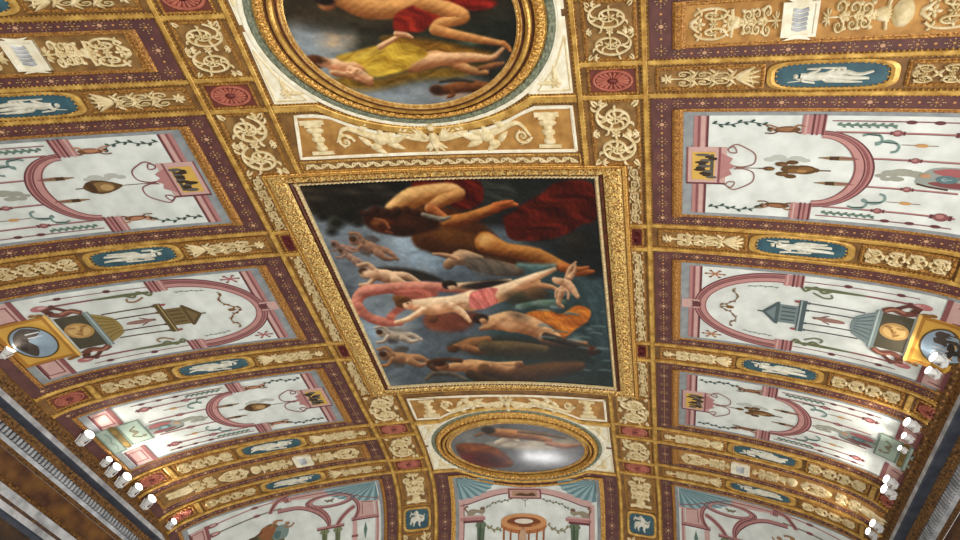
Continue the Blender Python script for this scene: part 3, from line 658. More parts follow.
# lower group of bathers
c.fill([(400, 420), (440, 400), (520, 396), (600, 405), (690, 420), (720, 445), (600, 450), (480, 440)], (62, 56, 44), (36, 36, 32), 3, .9)
c.limb([(415, 420), (450, 412), (490, 404)], [7, 13, 10], (150, 104, 66), (80, 52, 36)); c.ell((412, 424), 14, 8, (96, 60, 36), (54, 36, 26)); c.limb([(440, 420), (470, 428), (500, 420)], [9, 8, 6], (150, 104, 66), (80, 52, 36)); c.limb([(480, 418), (550, 420), (620, 424)], [12, 14, 8], (104, 86, 58), (60, 52, 40))
c.fill([(345, 490), (380, 478), (420, 485), (440, 498), (400, 510), (360, 508)], (86, 92, 92), (54, 60, 62), 2); c.limb([(352, 492), (372, 478), (410, 480), (440, 492)], [4, 7, 6, 3], (118, 104, 88), (66, 60, 54))
c.limb([(400, 466), (450, 462), (510, 466), (560, 462)], [8, 15, 13, 11], (212, 162, 112), (112, 70, 44)); c.limb([(395, 462), (370, 468), (356, 456), (380, 448), (430, 450)], [7, 6, 4, 4, 5], (92, 60, 40), (56, 38, 28)); c.ell((388, 464), 14, 9, (170, 116, 76), (92, 58, 38)); c.ell((380, 456), 16, 7, (72, 44, 28), (44, 28, 20))
c.limb([(480, 470), (560, 480), (640, 470), (700, 462)], [13, 20, 18, 10], (104, 72, 44), (58, 42, 32), 1.5); c.limb([(500, 460), (540, 470), (565, 456)], [7, 8, 5], (196, 148, 104), (110, 72, 48)); c.ell((560, 460), 10, 7, (150, 104, 70), (84, 56, 40)); c.limb([(450, 480), (500, 500), (560, 505)], [10, 10, 6], (72, 52, 36), (44, 36, 30))
c.grain(5); c.build('canvas', fs, .012, pt)
def fr_run(name, mat, u0, u1, v0, v1, tu, tv, h0, h1, prof, bead=None):
    """rectangular moulding whose side and end widths differ"""
    mb = MB()
    for s0, s1 in ((u0, u0 + tu), (u1 - tu, u1)): mb.ribbon(dense([((s0 + s1) / 2, v0), ((s0 + s1) / 2, v1)], .12), tu, h0, h1, None, prof, False, False)
    for y0, y1 in ((v0, v0 + tv), (v1 - tv, v1)): mb.ribbon(dense([(u0, (y0 + y1) / 2), (u1, (y0 + y1) / 2)], .12), tv, h0, h1, None, prof, False, False)
    if bead:
        sp, ru, rv, hb = bead
        for s in (u0 + tu / 2, u1 - tu / 2): mb.beads([(s, v0), (s, v1)], sp, ru, h1 - .01, h1 + hb, rv=rv)
        for y in (v0 + tv / 2, v1 - tv / 2): mb.beads([(u0, y), (u1, y)], sp, ru, h1 - .01, h1 + hb, rv=rv)
    return mb.build(name, mat, pt)
fr_run('bead_moulding', 'pale_bead', -2.32, 2.32, 2.755, 7.435, .07, .045, .01, .045, ROUND, (.065, .028, .018, .016))
fr_run('frame_cove', 'frame_dark', -2.39, 2.39, 2.73, 7.46, .075, .03, .0, .05, None)
o = MB()
def leaf_run(mb, p0, p1, wd, pitch):
    p0, p1 = np.array(p0), np.array(p1); L = np.linalg.norm(p1 - p0); d = (p1 - p0) / L; nn = np.array([-d[1], d[0]]); ang = math.atan2(d[1], d[0]); n = int(L / pitch)
    for i in range(n):
        p = p0 + d * (i + .5) * L / n
        for e in (-1, 1):
            leaf(mb, p, ang + e * .85, wd * .5, wd * .24, .05, .088); leaf(mb, p + nn * e * wd * .18, ang + math.pi - e * .5, wd * .3, wd * .16, .05, .08)
        mb.dome(p, wd * .13, wd * .13, .05, .095, None, 0, 7)
for s in (-2.515, 2.515): o.ribbon(dense([(s, 2.62), (s, 7.58)], .12), .26, 0, .066, None, [(-.5, 0), (-.5, .7), (-.3, 1), (.3, 1), (.5, .8), (.5, 0)], False, False); leaf_run(o, (s, 2.66), (s, 7.54), .24, .15)
for y in (2.69, 7.50): o.ribbon(dense([(-2.64, y), (2.64, y)], .12), .085, 0, .066, None, [(-.5, 0), (-.5, .7), (-.3, 1), (.3, 1), (.5, .8), (.5, 0)], False, False); leaf_run(o, (-2.6, y), (2.6, y), .11, .13)
o.build('carved_leaf_moulding', 'gold_leaf', pt)
fr_run('outer_fillet', 'gold', -2.72, 2.72, 2.60, 7.60, .075, .045, .0, .06, STEP, None)

# ------------------------------------------------------------------ big oval painting and small oval painting
def oval_picture(label, ctr, R, build_canvas, nr, na, square=None):
    """R: list of radii (u, v): canvas, bead, gilt roll, wreath, white"""
    t = thing('oval_painting', label, 'painting', ctr); globals()['pt'] = t
    uv, fs = oval_canvas(ctr, R[0][0] + .02, R[0][1] + .015, nr, na); build_canvas(uv, fs, t)
    def ring(name, mat, i, h0, h1, prof, bead=None):
        nonlocal R
        a, b = R[i], R[i + 1]; ca, cb = (a[2] if len(a) > 2 else ctr[1]), (b[2] if len(b) > 2 else ctr[1]); P = oval(ctr, (a[0] + b[0]) / 2, (a[1] + b[1]) / 2, 120); mb = MB()
        th = np.linspace(0, 2 * math.pi, 120, endpoint=False)
        # width varies round the oval: interpolate between the two rings directly
        prof = prof or [(-.5, 0), (-.3, .75), (0, 1), (.3, .75), (.5, 0)]
        uv, hh, fs2 = [], [], []
        for q, z in prof:
            f = q + .5; uv.append(np.stack([ctr[0] + (a[0] + (b[0] - a[0]) * f) * np.cos(th), ca + (cb - ca) * f + (a[1] + (b[1] - a[1]) * f) * np.sin(th)], -1)); hh.append(np.full(120, h0 + (h1 - h0) * z))
        for j in range(len(prof) - 1): fs2 += [(j * 120 + k, j * 120 + (k + 1) % 120, (j + 1) * 120 + (k + 1) % 120, (j + 1) * 120 + k) for k in range(120)]
        mb.add(np.concatenate(uv), np.concatenate(hh), fs2, None, False)
        if bead:
            for f, n, hb, fat in bead:
                ru, rv = a[0] + (b[0] - a[0]) * f, a[1] + (b[1] - a[1]) * f
                for k in range(n):
                    g = 2 * math.pi * (k + .5) / n; wdt = fat * math.hypot((b[0] - a[0]) * math.cos(g), (b[1] - a[1]) * math.sin(g))
                    mb.dome((ctr[0] + ru * math.cos(g), ca + (cb - ca) * f + rv * math.sin(g)), wdt, math.pi * .85 * max(ru * .8, rv) / n, h1 - .012, h1 + hb, None, math.atan2((b[1] - a[1]) * math.sin(g), (b[0] - a[0]) * math.cos(g)), 6)
        return mb.build(name, mat, t)
    ring('bead_moulding', 'bead', 0, .01, .034, [(-.5, 0), (-.2, .6), (.0, .3), (.3, 1), (.5, .6)], [(.35, 130, .004, .16)])
    a_, b_ = R[1], R[2]; mixr = lambda f: tuple((a_[q] if len(a_) > q else ctr[1]) * (1 - f) + (b_[q] if len(b_) > q else ctr[1]) * f for q in range(3))
    keep = list(R); R = [keep[1], mixr(.10), mixr(.40), mixr(.48), keep[2]]
    ring('cove', 'frame_dark', 0, .012, .03, STEP)
    ring('gilt_roll', 'gold_strip', 1, .015, .075, [(-.5, 0), (-.35, .7), (0, 1), (.3, .85), (.5, .3)], [(.5, 130, .006, .16)])
    ring('outer_cove', 'frame_dark', 2, .02, .045, STEP)
    ring('gadroon_moulding', 'gold', 3, .02, .066, [(-.5, 0), (-.4, .6), (0, 1), (.35, .7), (.5, 0), (.5, -.3)], [(.45, 92, .020, .40)])
    R = keep
    ring('wreath', 'green_wreath', 2, .006, .026, [(-.5, 0), (-.25, .8), (0, 1), (.25, .8), (.5, 0)], [(.3, 70, .01, .22), (.7, 70, .01, .22)])
    ring('white_band', 'white_stucco', 3, .006, .02, STEP)
    return t
def tondo_paint(uv, fs, t):
    c = Canvas(uv, (52, 50, 40)); globals()['c'] = c; c.frame(3, 240, 0)
    c.fill([(140, -60), (840, -60), (840, 100), (700, 130), (500, 100), (330, 90), (200, 95), (140, 60)], (58, 48, 34), (40, 34, 26), 6)
    c.fill([(140, 85), (230, 80), (330, 95), (340, 170), (420, 240), (760, 230), (760, 340), (300, 340), (140, 200)], (136, 142, 144), (112, 118, 122), 10)
    c.cloud((290, 120), 60, 30, (204, 170, 130), .9); c.cloud((200, 140), 40, 50, (144, 156, 164), .7); c.cloud((640, 280), 60, 16, (176, 132, 100), .7); c.cloud((470, 290), 90, 20, (140, 152, 160), .6); c.cloud((320, 215), 50, 30, (134, 140, 142), .6)
    for x, y, r in ((370, 70, 40), (300, 75, 30), (430, 80, 36), (240, 60, 40)): c.ell((x, y), r, 18, (74, 66, 48), (40, 36, 28), .2, 8, .7)
    c.fill([(560, 90), (840, 60), (840, 260), (740, 250), (620, 150)], (54, 56, 42), (30, 32, 28), 8); c.cloud((690, 125), 30, 14, (96, 116, 96), .8); c.cloud((770, 40), 50, 30, (50, 50, 40), .8)
    c.ell((790, 190), 30, 36, (62, 60, 54), (30, 30, 28), 0, 5)
    # ochre mantle, lower figure in a yellow dress
    c.fill([(430, 110), (560, 118), (680, 140), (770, 165), (650, 172), (540, 150), (450, 140)], (158, 112, 40), (84, 54, 18), 3, 1, True, 2, .2, 12)
    c.fill([(280, 240), (330, 222), (420, 232), (520, 205), (680, 195), (740, 200), (650, 232), (540, 238), (440, 262), (380, 270), (310, 262)], (144, 110, 42), (80, 58, 24), 4, 1, True, 1, .1, 12)
    c.limb([(280, 215), (350, 228), (390, 248), (350, 232)], [11, 12, 11, 9], SK, SKD); c.limb([(275, 192), (330, 192), (400, 190)], [16, 25, 22], (238, 200, 158), (168, 110, 74), 1)
    c.limb([(330, 205), (390, 238), (350, 208)], [10, 12, 7], (236, 192, 148), (150, 96, 62)); 
    c.limb([(520, 195), (590, 172), (650, 192), (700, 212), (742, 216)], [24, 22, 15, 12, 6], (200, 150, 100), (110, 66, 36)); c.limb([(530, 190), (600, 178), (690, 172), (755, 172), (790, 145)], [24, 20, 15, 8, 5], (230, 184, 138), (140, 88, 54), 1)
    c.fill([(330, 172), (400, 160), (440, 128), (500, 130), (556, 150), (560, 168), (520, 190), (500, 208), (430, 228), (390, 226), (370, 200)], (222, 188, 74), (150, 112, 34), 1.5, 1, True, 2, .15, 13)
    c.fill([(290, 168), (350, 152), (420, 134), (440, 150), (380, 172), (320, 186)], (214, 182, 80), (146, 108, 34), 1.5, 1, True, 1, -.3, 10)
    c.limb([(420, 140), (460, 118), (484, 104)], [9, 8, 6], (232, 188, 142), (150, 98, 62)); c.limb([(470, 100), (498, 104), (518, 112)], [9, 8, 4], (236, 190, 146), (150, 96, 60))
    c.limb([(350, 208), (335, 220), (322, 214)], [6, 6, 3], (236, 192, 148), (150, 96, 62), .6)
    c.ell((226, 186), 30, 20, (84, 46, 26), (44, 26, 18), .1, 1.5); c.ell((252, 186), 24, 15, (228, 180, 136), (150, 98, 66), .1, 1.2); c.ell((228, 178), 28, 12, (96, 54, 30), (56, 32, 20), .15, 1.5); c.ell((258, 182), 4, 2, (90, 54, 40)); c.ell((244, 192), 3, 2, (90, 54, 40))
    # upper figure with a red cloth
    c.limb([(300, -10), (380, 22), (470, 25), (560, 10)], [30, 34, 30, 34], (216, 158, 96), (130, 78, 40), 1.5)
    c.ell((262, 14), 26, 18, (190, 128, 80), (110, 66, 40), .1, 1.5); c.ell((256, 2), 30, 14, (40, 28, 20), (24, 18, 14), .1, 1.5)
    c.fill([(470, 40), (520, 15), (560, 10), (640, 40), (600, 60), (570, 78), (540, 95), (470, 92), (460, 70)], (162, 50, 32), (84, 20, 14), 1.5, 1, True, 2, .6, 14)
    c.fill([(600, -10), (760, 0), (750, 24), (690, 30), (620, 10)], (166, 44, 30), (84, 18, 12), 2, 1, True, 1, .2, 12)
    c.limb([(540, 5), (620, 28), (670, 50), (600, 70), (585, 88)], [20, 26, 20, 17, 14], (222, 164, 100), (136, 82, 42), 1.2)
    c.limb([(585, 88), (640, 102), (720, 118), (790, 130)], [17, 15, 12, 7], (218, 158, 96), (126, 74, 38), 1); c.limb([(790, 128), (806, 142), (812, 152)], [7, 7, 4], (206, 140, 84), (120, 70, 38))
    # child at the foot
    c.limb([(620, 268), (680, 258), (740, 262)], [15, 20, 16], (138, 84, 48), (70, 40, 24), 1.2); c.ell((596, 270), 24, 16, (120, 72, 42), (58, 34, 22), .1, 1.5); c.ell((588, 268), 18, 12, (70, 42, 26), (44, 28, 20), 0, 1.5); c.limb([(620, 262), (640, 282), (626, 290)], [8, 7, 5], (132, 80, 46), (70, 40, 24)); c.limb([(720, 205), (760, 195), (790, 190)], [7, 9, 5], (150, 98, 60), (80, 50, 32)); c.limb([(600, 245), (650, 238), (700, 244)], [4, 7, 4], (70, 66, 56), (40, 38, 34))
    c.grain(4); c.build('canvas', fs, .012, t)
oval_picture('big oval painting at the top edge, figures in yellow dress and red cloth', (0, .55), [(1.47, 1.08), (1.55, 1.155), (1.86, 1.285), (1.97, 1.365), (2.04, 1.415)], tondo_paint, 90, 300)
def small_paint(uv, fs, t):
    c = Canvas(uv, (112, 112, 116)); globals()['c'] = c; c.frame(2.824, 320, 370)
    c.fill([(370, 150), (560, 140), (600, 200), (480, 280), (380, 260)], (112, 112, 110), (84, 84, 86), 8); c.cloud((430, 190), 40, 40, (140, 138, 132), .6); c.cloud((640, 230), 60, 40, (150, 152, 154), .8); c.cloud((700, 200), 40, 40, (116, 110, 100), .7); c.cloud((560, 270), 60, 14, (96, 100, 104), .8)
    c.fill([(384, 212), (430, 205), (490, 215), (535, 245), (540, 270), (470, 275), (410, 255)], (150, 82, 34), (70, 30, 16), 1, 1, True, 1, .4, 14); c.fill([(400, 240), (470, 235), (520, 255), (460, 268)], (104, 24, 20), (50, 14, 12), 3)
    c.fill([(470, 205), (560, 200), (660, 190), (735, 205), (660, 222), (560, 222)], (206, 192, 168), (150, 134, 116), 2, .9, True, 1, .1, 9); c.limb([(500, 205), (540, 190), (560, 200)], [8, 10, 5], (214, 200, 176), (140, 126, 110))
    c.limb([(470, 172), (530, 178), (590, 184), (650, 198)], [9, 13, 12, 6], (204, 142, 88), (110, 64, 36), .8); c.ell((476, 168), 20, 10, (60, 40, 28), (36, 26, 20), .1); c.limb([(455, 178), (440, 184)], [4, 3], (170, 112, 68), (90, 54, 34)); c.limb([(560, 172), (620, 178), (690, 190)], [4, 5, 3], (140, 112, 84), (80, 62, 48)); c.limb([(640, 205), (690, 214), (735, 210)], [6, 7, 3], (196, 132, 96), (120, 78, 58))
    c.grain(4); c.build('canvas', fs, .012, t, 1.0, 'varnish')
oval_picture('small oval painting at the far end, dark flying figure over grey clouds', (-.03, 9.54), [(1.50, .775, 9.54), (1.60, .85, 9.50), (1.82, 1.06, 9.42), (1.91, 1.13, 9.42), (2.0, 1.17, 9.42)], small_paint, 44, 180)

# white spandrel corners round both ovals, and the gilt strips that follow them
def spandrel_corner(sg, ctr, ru, rv, su, yv, label, group=None):
    """white triangle between an oval and a square corner; sg = (side, end)"""
    a = np.linspace(.03, math.pi / 2 * .80, 18); P = [(ctr[0] + sg[0] * ru * math.cos(t), ctr[1] + sg[1] * rv * math.sin(t)) for t in a]
    P = [p for p in P if abs(p[1] - ctr[1]) < abs(yv - ctr[1]) and abs(p[0]) < abs(su)]
    poly = [(su * sg[0], P[0][1])] + P + [(P[-1][0], yv), (su * sg[0], yv)]
    t = thing('stucco_corner', label, 'stucco panel', (su * sg[0] * .95, yv - sg[1] * .1))
    mb = MB(); mb.poly(poly, .008, None, .008); mb.build('ground', 'white_stucco', t)
    cx, cy = np.mean([p[0] for p in (poly[-1], poly[0], P[len(P) * 2 // 3])]), np.mean([p[1] for p in (poly[-1], poly[-2], P[len(P) // 2])])
    mb = MB(); 
    q = [(cx + (p[0] - cx) * .72, cy + (p[1] - cy) * .72) for p in (poly[0], P[len(P) // 2], poly[-2], poly[-1])]
    mb.ribbon(dense(q + [q[0]], .08), .022, .006, .02); cc = (su * sg[0] - sg[0] * .22, yv - sg[1] * .14)
    petals(mb, cc, .09, 6, .006, .03, .07); leaf(mb, cc, math.atan2(-sg[1] * .3, 0), .24, .07, .006, .026); leaf(mb, cc, math.atan2(0, -sg[0]), .26, .06, .006, .026); mb.build('ornament', 'cream', t)
for sd, nm in ((-1, 'left'), (1, 'right')):
    spandrel_corner((sd, 1), (0, .55), 2.03, 1.41, 2.08, 1.545, 'white stucco corner at the lower %s of the big oval painting' % nm)
    spandrel_corner((sd, -1), (0, .55), 2.03, 1.41, 2.08, -.445, 'white stucco edge at the upper %s of the big oval painting' % nm)
    spandrel_corner((sd, -1), (-.03, 9.42), 1.99, 1.16, 2.08, 8.66, 'white stucco corner at the upper %s of the small oval painting' % nm)
    spandrel_corner((sd, 1), (-.03, 9.42), 1.99, 1.16, 2.08, 10.16, 'white stucco corner at the lower %s of the small oval painting' % nm)
def arc_path(ctr, ru, rv, yv, end, su):
    k = (yv - ctr[1]) / rv; a0 = math.asin(abs(k)); a = np.linspace(a0, math.pi - a0, 40)
    P = [(ctr[0] + ru * math.cos(t), ctr[1] + end * rv * math.sin(t)) for t in a]
    return dense([(su, yv), P[0]], .1).tolist() + P[1:-1] + dense([P[-1], (-su, yv)], .1).tolist()
TP = arc_path((0, .55), 2.2, 1.46, 1.61, 1, 2.12); strip(np.array(TP), .10, .04)
BP = arc_path((-.03, 9.42), 2.12, 1.21, 8.60, -1, 2.12); strip(np.array(BP), .09, .04)
FP = arc_path((-.03, 9.42), 2.06, 1.13, 10.2, 1, 2.12); strip(np.array(FP), .06, .04)

# stucco fields between ovals and central painting
def stucco_field(label, arc, yflat, end, shift, sz):
    """ochre field between the curved strip (arc) and a straight edge, ornament in white"""
    t = thing('stucco_field', label, 'stucco panel', (0, yflat - end * .2))
    P = [(p[0] * .975, p[1] + shift * end) for p in arc][::3]
    poly = P + [(-2.06, yflat), (2.06, yflat)]
    mb = MB(); mb.poly(poly, .008, None, .008); mb.build('ground', 'ochre', t)
    mb = MB(); lp = dense([(poly[-1][0] - .02, yflat - end * .03)] + [(p[0] * .985, p[1] + end * .02) for p in P] + [(poly[-2][0] + .02, yflat - end * .03)], .1)
    mb.ribbon(np.concatenate([lp, dense([lp[-1], lp[0]], .1)[1:]]), .05, .006, .026, None, STEP, False, False); mb.build('border', 'white_stucco', t)
    H = abs(yflat - P[0][1]); 
    for sd in (-1, 1):
        mb = MB(); u = sd * 1.68; ya, yb = (yflat - end * H * .88, yflat - end * H * .12); vv = lambda q: ya + (yb - ya) * q
        mb.rect(u - .17, u + .17, vv(0), vv(.13), .03, None, .024); mb.rect(u - .12, u + .12, vv(.13), vv(.2), .026, None, .02)
        for q, r in ((.3, .13), (.42, .07), (.56, .1), (.7, .06), (.82, .09)): mb.dome((u, vv(q)), r, H * .09, .006, .045)
        mb.rect(u - .16, u + .16, vv(.9), vv(1), .03, None, .024); mb.ribbon(dense([(u, vv(.2)), (u, vv(.9))], .08), .07, .006, .035)
        mb.build('candlestick', 'cream', t)
        mb = MB(); ym = yflat - end * H * sz
        P2 = catmull([(sd * 1.42, ym), (sd * 1.25, ym - end * H * .28), (sd * .95, ym - end * H * .12), (sd * .62, ym + end * H * .02), (sd * .38, ym - end * H * .1)], 10)
        mb.ribbon(P2, [.03, .07, .10, .12, .06], .006, .042)
        spiral(mb, (sd * 1.3, ym), .13, H * .17, 0, sd, 1.3, .045, .006, .04, 5)
        for k, (x, y, a) in enumerate(((1.05, -.2, 2.4), (.8, -.05, 2.9), (.7, .05, 3.6), (.5, -.1, 2.6), (.95, .1, 3.8))):
            leaf(mb, (sd * x, ym + end * H * y), math.atan2(math.sin(a) * -end, math.cos(a) * sd), .26, .11, .006, .036); leaf(mb, (sd * x, ym + end * H * y), math.atan2(math.sin(a + 2) * end, math.cos(a + 1.4) * sd), .2, .09, .006, .036)
        mb.dome((sd * .78, ym - end * H * .02), .12, H * .14, .006, .055); mb.dome((sd * .86, ym + end * H * .14), .07, H * .09, .006, .05)
        mb.build('scrollwork', 'cream', t)
        mb = MB()
        for k in range(6): leaf(mb, (sd * .08, ym + end * H * .05), math.atan2(-end * (.2 + .16 * k), sd * (1 - .1 * k)), .50 - .05 * k, .07, .006, .034 + .003 * k)
        mb.build('wing', 'cream', t)
    mb = MB(); mb.ribbon(np.array([(0, ym + end * H * .2), (0, ym), (0, ym - end * H * .14)]), [.1, .17, .1], .006, .06); mb.dome((0, ym - end * H * .24), .065, H * .09, .01, .065)
    for k in (-2, -1, 0, 1, 2): leaf(mb, (0, ym + end * H * .08), math.atan2(end, k * .8), .2, .07, .006, .04)
    mb.build('winged_figure', 'cream', t)
stucco_field('ochre stucco field with winged figure, between big oval and central painting', TP, 2.40, 1, .10, .38)
stucco_field('ochre stucco field with winged figure, between central painting and small oval', BP, 7.80, -1, .09, .38)
t = thing('foliage_strip', 'long thin white foliage strip above the top of the central painting frame', 'stucco panel', (0, 2.51))
mb = MB(); mb.rect(-2.06, 2.06, 2.44, 2.58, .008, None, .008); mb.build('ground', 'tan', t)
mb = MB(); mb.ribbon(loop(-2.08, 2.08, 2.43, 2.585), .03, .004, .026, None, STEP, True, False); mb.build('moulding', 'gold', t)
mb = MB()
for k in range(36):
    x = -1.98 + k * .113; e = 1 if k % 2 else -1
    spiral(mb, (x, 2.51), .05, .042, 0, e, 1.1, .022, .006, .03, 2); leaf(mb, (x, 2.51), e * .5, .09, .04, .006, .03); leaf(mb, (x, 2.51), math.pi + e * .6, .08, .035, .006, .03)
mb.build('scrollwork', 'cream', t)

# ------------------------------------------------------------------ fresco panels of the side vaults
PINK, PINKL, PINKD, PINKX = (178, 126, 122), (202, 164, 156), (138, 84, 84), (104, 58, 60)
GRN, GRND, TEAL, BRN, BRND, BRNL = (120, 140, 122), (62, 82, 72), (124, 156, 160), (128, 88, 48), (78, 52, 30), (176, 132, 78)
GOLDP, SMOKE, MINT = (206, 164, 78), (150, 148, 134), (168, 184, 168)
def stars(mb, path, pitch, r, h):
    P = np.asarray(path, float); d = np.concatenate([[0], np.cumsum(np.linalg.norm(np.diff(P, axis=0), axis=1))]); n = max(1, int(round(d[-1] / pitch)))
    for k in range(n * 2 + 1):
        x = d[-1] * k / (n * 2); p = np.array([np.interp(x, d, P[:, 0]), np.interp(x, d, P[:, 1])])
        if k % 2 == 0:
            kind = (k // 2) % 3
            if kind == 1: mb.ellipse(p, r * .5, r * .4, h, (206, 160, 126), 10, .003)
            else: mb.ellipse(p, r * .28, r * .22, h, (196, 148, 84), 8, .003)
            for i in range(8):
                a = math.pi * i / 4; q = p + np.array([math.cos(a) * r * 1.15, math.sin(a) * r * .85])
                mb.ellipse(q, r * .13, r * .11, h, (206, 178, 126), 5, .003); mb.line([p + (q - p) * .45, q], r * .06, h - .001, (170, 126, 80), 2)
        else: mb.ellipse(p, r * .3, r * .24, h, (206, 150, 88), 6, .003)
        if k < n * 2:
            x2 = d[-1] * (k + .5) / (n * 2); p2 = np.array([np.interp(x2, d, P[:, 0]), np.interp(x2, d, P[:, 1])]); mb.ellipse(p2, r * .12, r * .12, h, (224, 190, 130), 5, .003)
def panel_shell(label, name, cat, fr, w, bend, fieldmat, crown=(.05, .31, .45, .58), cross=(.035, .18, .222, .27), centre=None):
    """purple border with stars, gilt moulding, grey edge and plaster field; returns the thing"""
    t = thing(name, label, cat, fr(np.array([bend * .45, w / 2])))
    b0, b1, b2, b3 = crown; a0, a1, a2, a3 = cross; e1, e2, e3 = bend - .02, bend - .16, bend - .22
    e4 = e3 - .09 if b3 > b2 else e3
    mb = MB(fr); mb.border(b0, e1, a0, w - a0, b1 - b0, e1 - e2, a1 - a0, a1 - a0, .010, None, .01); mb.build('border', 'purple', t)
    mb = MB(fr); bm, am = (b0 + b1) / 2, (a0 + a1) / 2
    stars(mb, [(bm, am + .04), (bm, w - am - .04)], .26, .055, .0135); stars(mb, [(bm + .2, am), (e2, am)], .30, .05, .0135); stars(mb, [(bm + .2, w - am), (e2, w - am)], .30, .05, .0135)
    mb.build('star_ornament', 'fresco', t)
    mb = MB(fr)
    mb.ribbon(dense([((b1 + b2) / 2, a1), ((b1 + b2) / 2, w - a1)]), b2 - b1, .006, .04, None, STEP, False, False)
    for a in (a1, w - a2): mb.ribbon(dense([(b1, a + (a2 - a1) / 2), (e2, a + (a2 - a1) / 2)], .08), a2 - a1, .006, .020, None, STEP, False, False)
    mb.ribbon(dense([((e2 + e3) / 2, a1), ((e2 + e3) / 2, w - a1)]), e2 - e3, .006, .034, None, STEP, False, False)
    mb.beads([(b1 + (b2 - b1) * .45, a1 + .02), (b1 + (b2 - b1) * .45, w - a1 - .02)], .05, .035, .03, .05, rv=.02)
    mb.build('gilt_moulding', 'brown_gilt', t)
    if b3 > b2:
        mb = MB(fr); mb.border(b2, e3, a2, w - a2, b3 - b2, e3 - e4, a3 - a2, a3 - a2, .012, None, .006); mb.build('edge_band', 'grey_edge', t)
        mb = MB(fr); mb.rect(b3, e4, a3, w - a3, .012, None, .006); mb.build('field', fieldmat, t)
    else:
        mb = MB(fr); mb.rect(b2, e3, a2, w - a2, .012, None, .006); mb.build('field', fieldmat, t)
    return t
def part(fr, t, name, fn, mat='fresco'):
    mb = MB(fr); fn(mb); return mb.build(name, mat, t)
Z = .016
def entablature(fr, t, w, m=.29, gap=None):
  for sp in ([(m, w - m)] if not gap else [(m, gap[0]), (gap[1], w - m)]):
    def f(mb):
        for a, b in [sp]:
            mb.rect(.58, .76, a, b, Z, PINK); mb.rect(.63, .66, a, b, Z + .002, PINKD); mb.rect(.735, .765, a, b, Z + .002, PINKX); mb.rect(.67, .72, a, b, Z + .002, PINKL)
    part(fr, t, 'entablature', f)
def column(fr, t, a, b0, b1, k1, col=PINK, knob=.05):
    def f(mb):
        mb.line([(b0, a), (b1, a)], .022, Z + .002, col, 8, False); mb.line([(b0, a + .007), (b1, a + .007)], .008, Z + .003, PINKX, 8, False)
        for q, r in k1: mb.ellipse((q, a), r * 1.3, r, Z + .004, PINKD); mb.ellipse((q - r * .2, a - r * .2), r * .7, r * .5, Z + .005, PINK); mb.rect(q - r * 1.9, q - r * 1.3, a - r * .5, a + r * .5, Z + .004, PINKX); mb.rect(q + r * 1.3, q + r * 1.9, a - r * .6, a + r * .6, Z + .004, PINKX)
    part(fr, t, 'column', f)
def figure(fr, t, p, ln, ht, d, body, dark, name='figure'):
    """small seated painted figure leaning along the depth axis"""
    def f(mb):
        u, v = p; q = lambda x, y: (u + x * ln, v + d * y * ht)
        mb.blob([q(0, 0), q(.25, .35), q(.6, .45), q(.9, .3), q(1, 0), q(.8, -.3), q(.4, -.35), q(.1, -.25)], Z + .003, dark)
        mb.blob([q(.15, 0), q(.35, .3), q(.65, .3), q(.7, 0), q(.5, -.2)], Z + .005, body); mb.ellipse(q(-.08, .1), ln * .11, ht * .22, Z + .005, body); mb.ellipse(q(-.14, .16), ln * .08, ht * .16, Z + .006, BRND)
        mb.line([q(.2, .2), q(-.1, .55), q(-.35, .6)], ht * .16, Z + .005, body, 4); mb.line([q(.2, -.2), q(.0, -.5), q(-.3, -.45)], ht * .14, Z + .005, dark, 4); mb.line([q(.7, .2), q(.9, .6), q(1.15, .5)], ht * .2, Z + .006, body, 4); mb.line([q(.7, -.1), q(1.0, -.4), q(1.2, -.3)], ht * .2, Z + .004, dark, 4)
    part(fr, t, name, f)
def garland(fr, t, pts, col, wd=.02, leaves=.035, name='garland', pitch=.07):
    def f(mb):
        P = catmull(pts, 8); mb.ribbon(P, wd, Z - .002, Z + .002, col, [(-.5, 0), (-.5, 1), (.5, 1), (.5, 0)], False, False)
        d = np.concatenate([[0], np.cumsum(np.linalg.norm(np.diff(P, axis=0), axis=1))]); n = max(2, int(d[-1] / pitch))
        for i in range(n):
            x = d[-1] * (i + .5) / n; q = np.array([np.interp(x, d, P[:, 0]), np.interp(x, d, P[:, 1])]); e = 1 if i % 2 else -1
            mb.ellipse(q + np.array([0, e * leaves * .5]), leaves * .8, leaves * .38, Z + .003, col, 7, .003, e * .5)
    part(fr, t, name, f)
def arch_band(mb, cb, ca, ro, ri, a0, a1, n=44):
    """painted arch: flat ring with darker inner and outer mouldings"""
    def ringf(o1, i1, h, col):
        th = np.linspace(a0, a1, n); A = np.stack([cb + o1[0] * np.cos(th), ca + o1[1] * np.sin(th)], -1); B = np.stack([cb + i1[0] * np.cos(th), ca + i1[1] * np.sin(th)], -1)
        mb.add(np.concatenate([A, B]), np.full(2 * n, h), [(k, k + 1, n + k + 1, n + k) for k in range(n - 1)], col)
        mb.add(np.concatenate([A, A]), np.concatenate([np.full(n, h), np.full(n, h - .004)]), [(k, k + 1, n + k + 1, n + k) for k in range(n - 1)], col)
        mb.add(np.concatenate([B, B]), np.concatenate([np.full(n, h), np.full(n, h - .004)]), [(k, k + 1, n + k + 1, n + k) for k in range(n - 1)], col)
    L = lambda f: (ri[0] + (ro[0] - ri[0]) * f, ri[1] + (ro[1] - ri[1]) * f)
    ringf(ro, ri, Z + .002, PINK); ringf(ro, L(.9), Z + .004, PINKX); ringf(L(.78), L(.62), Z + .004, PINKD); ringf(L(.55), L(.48), Z + .004, PINKX); ringf(L(.45), L(.1), Z + .004, PINKL if False else (190, 140, 134)); ringf(L(.08), ri, Z + .004, PINKD)
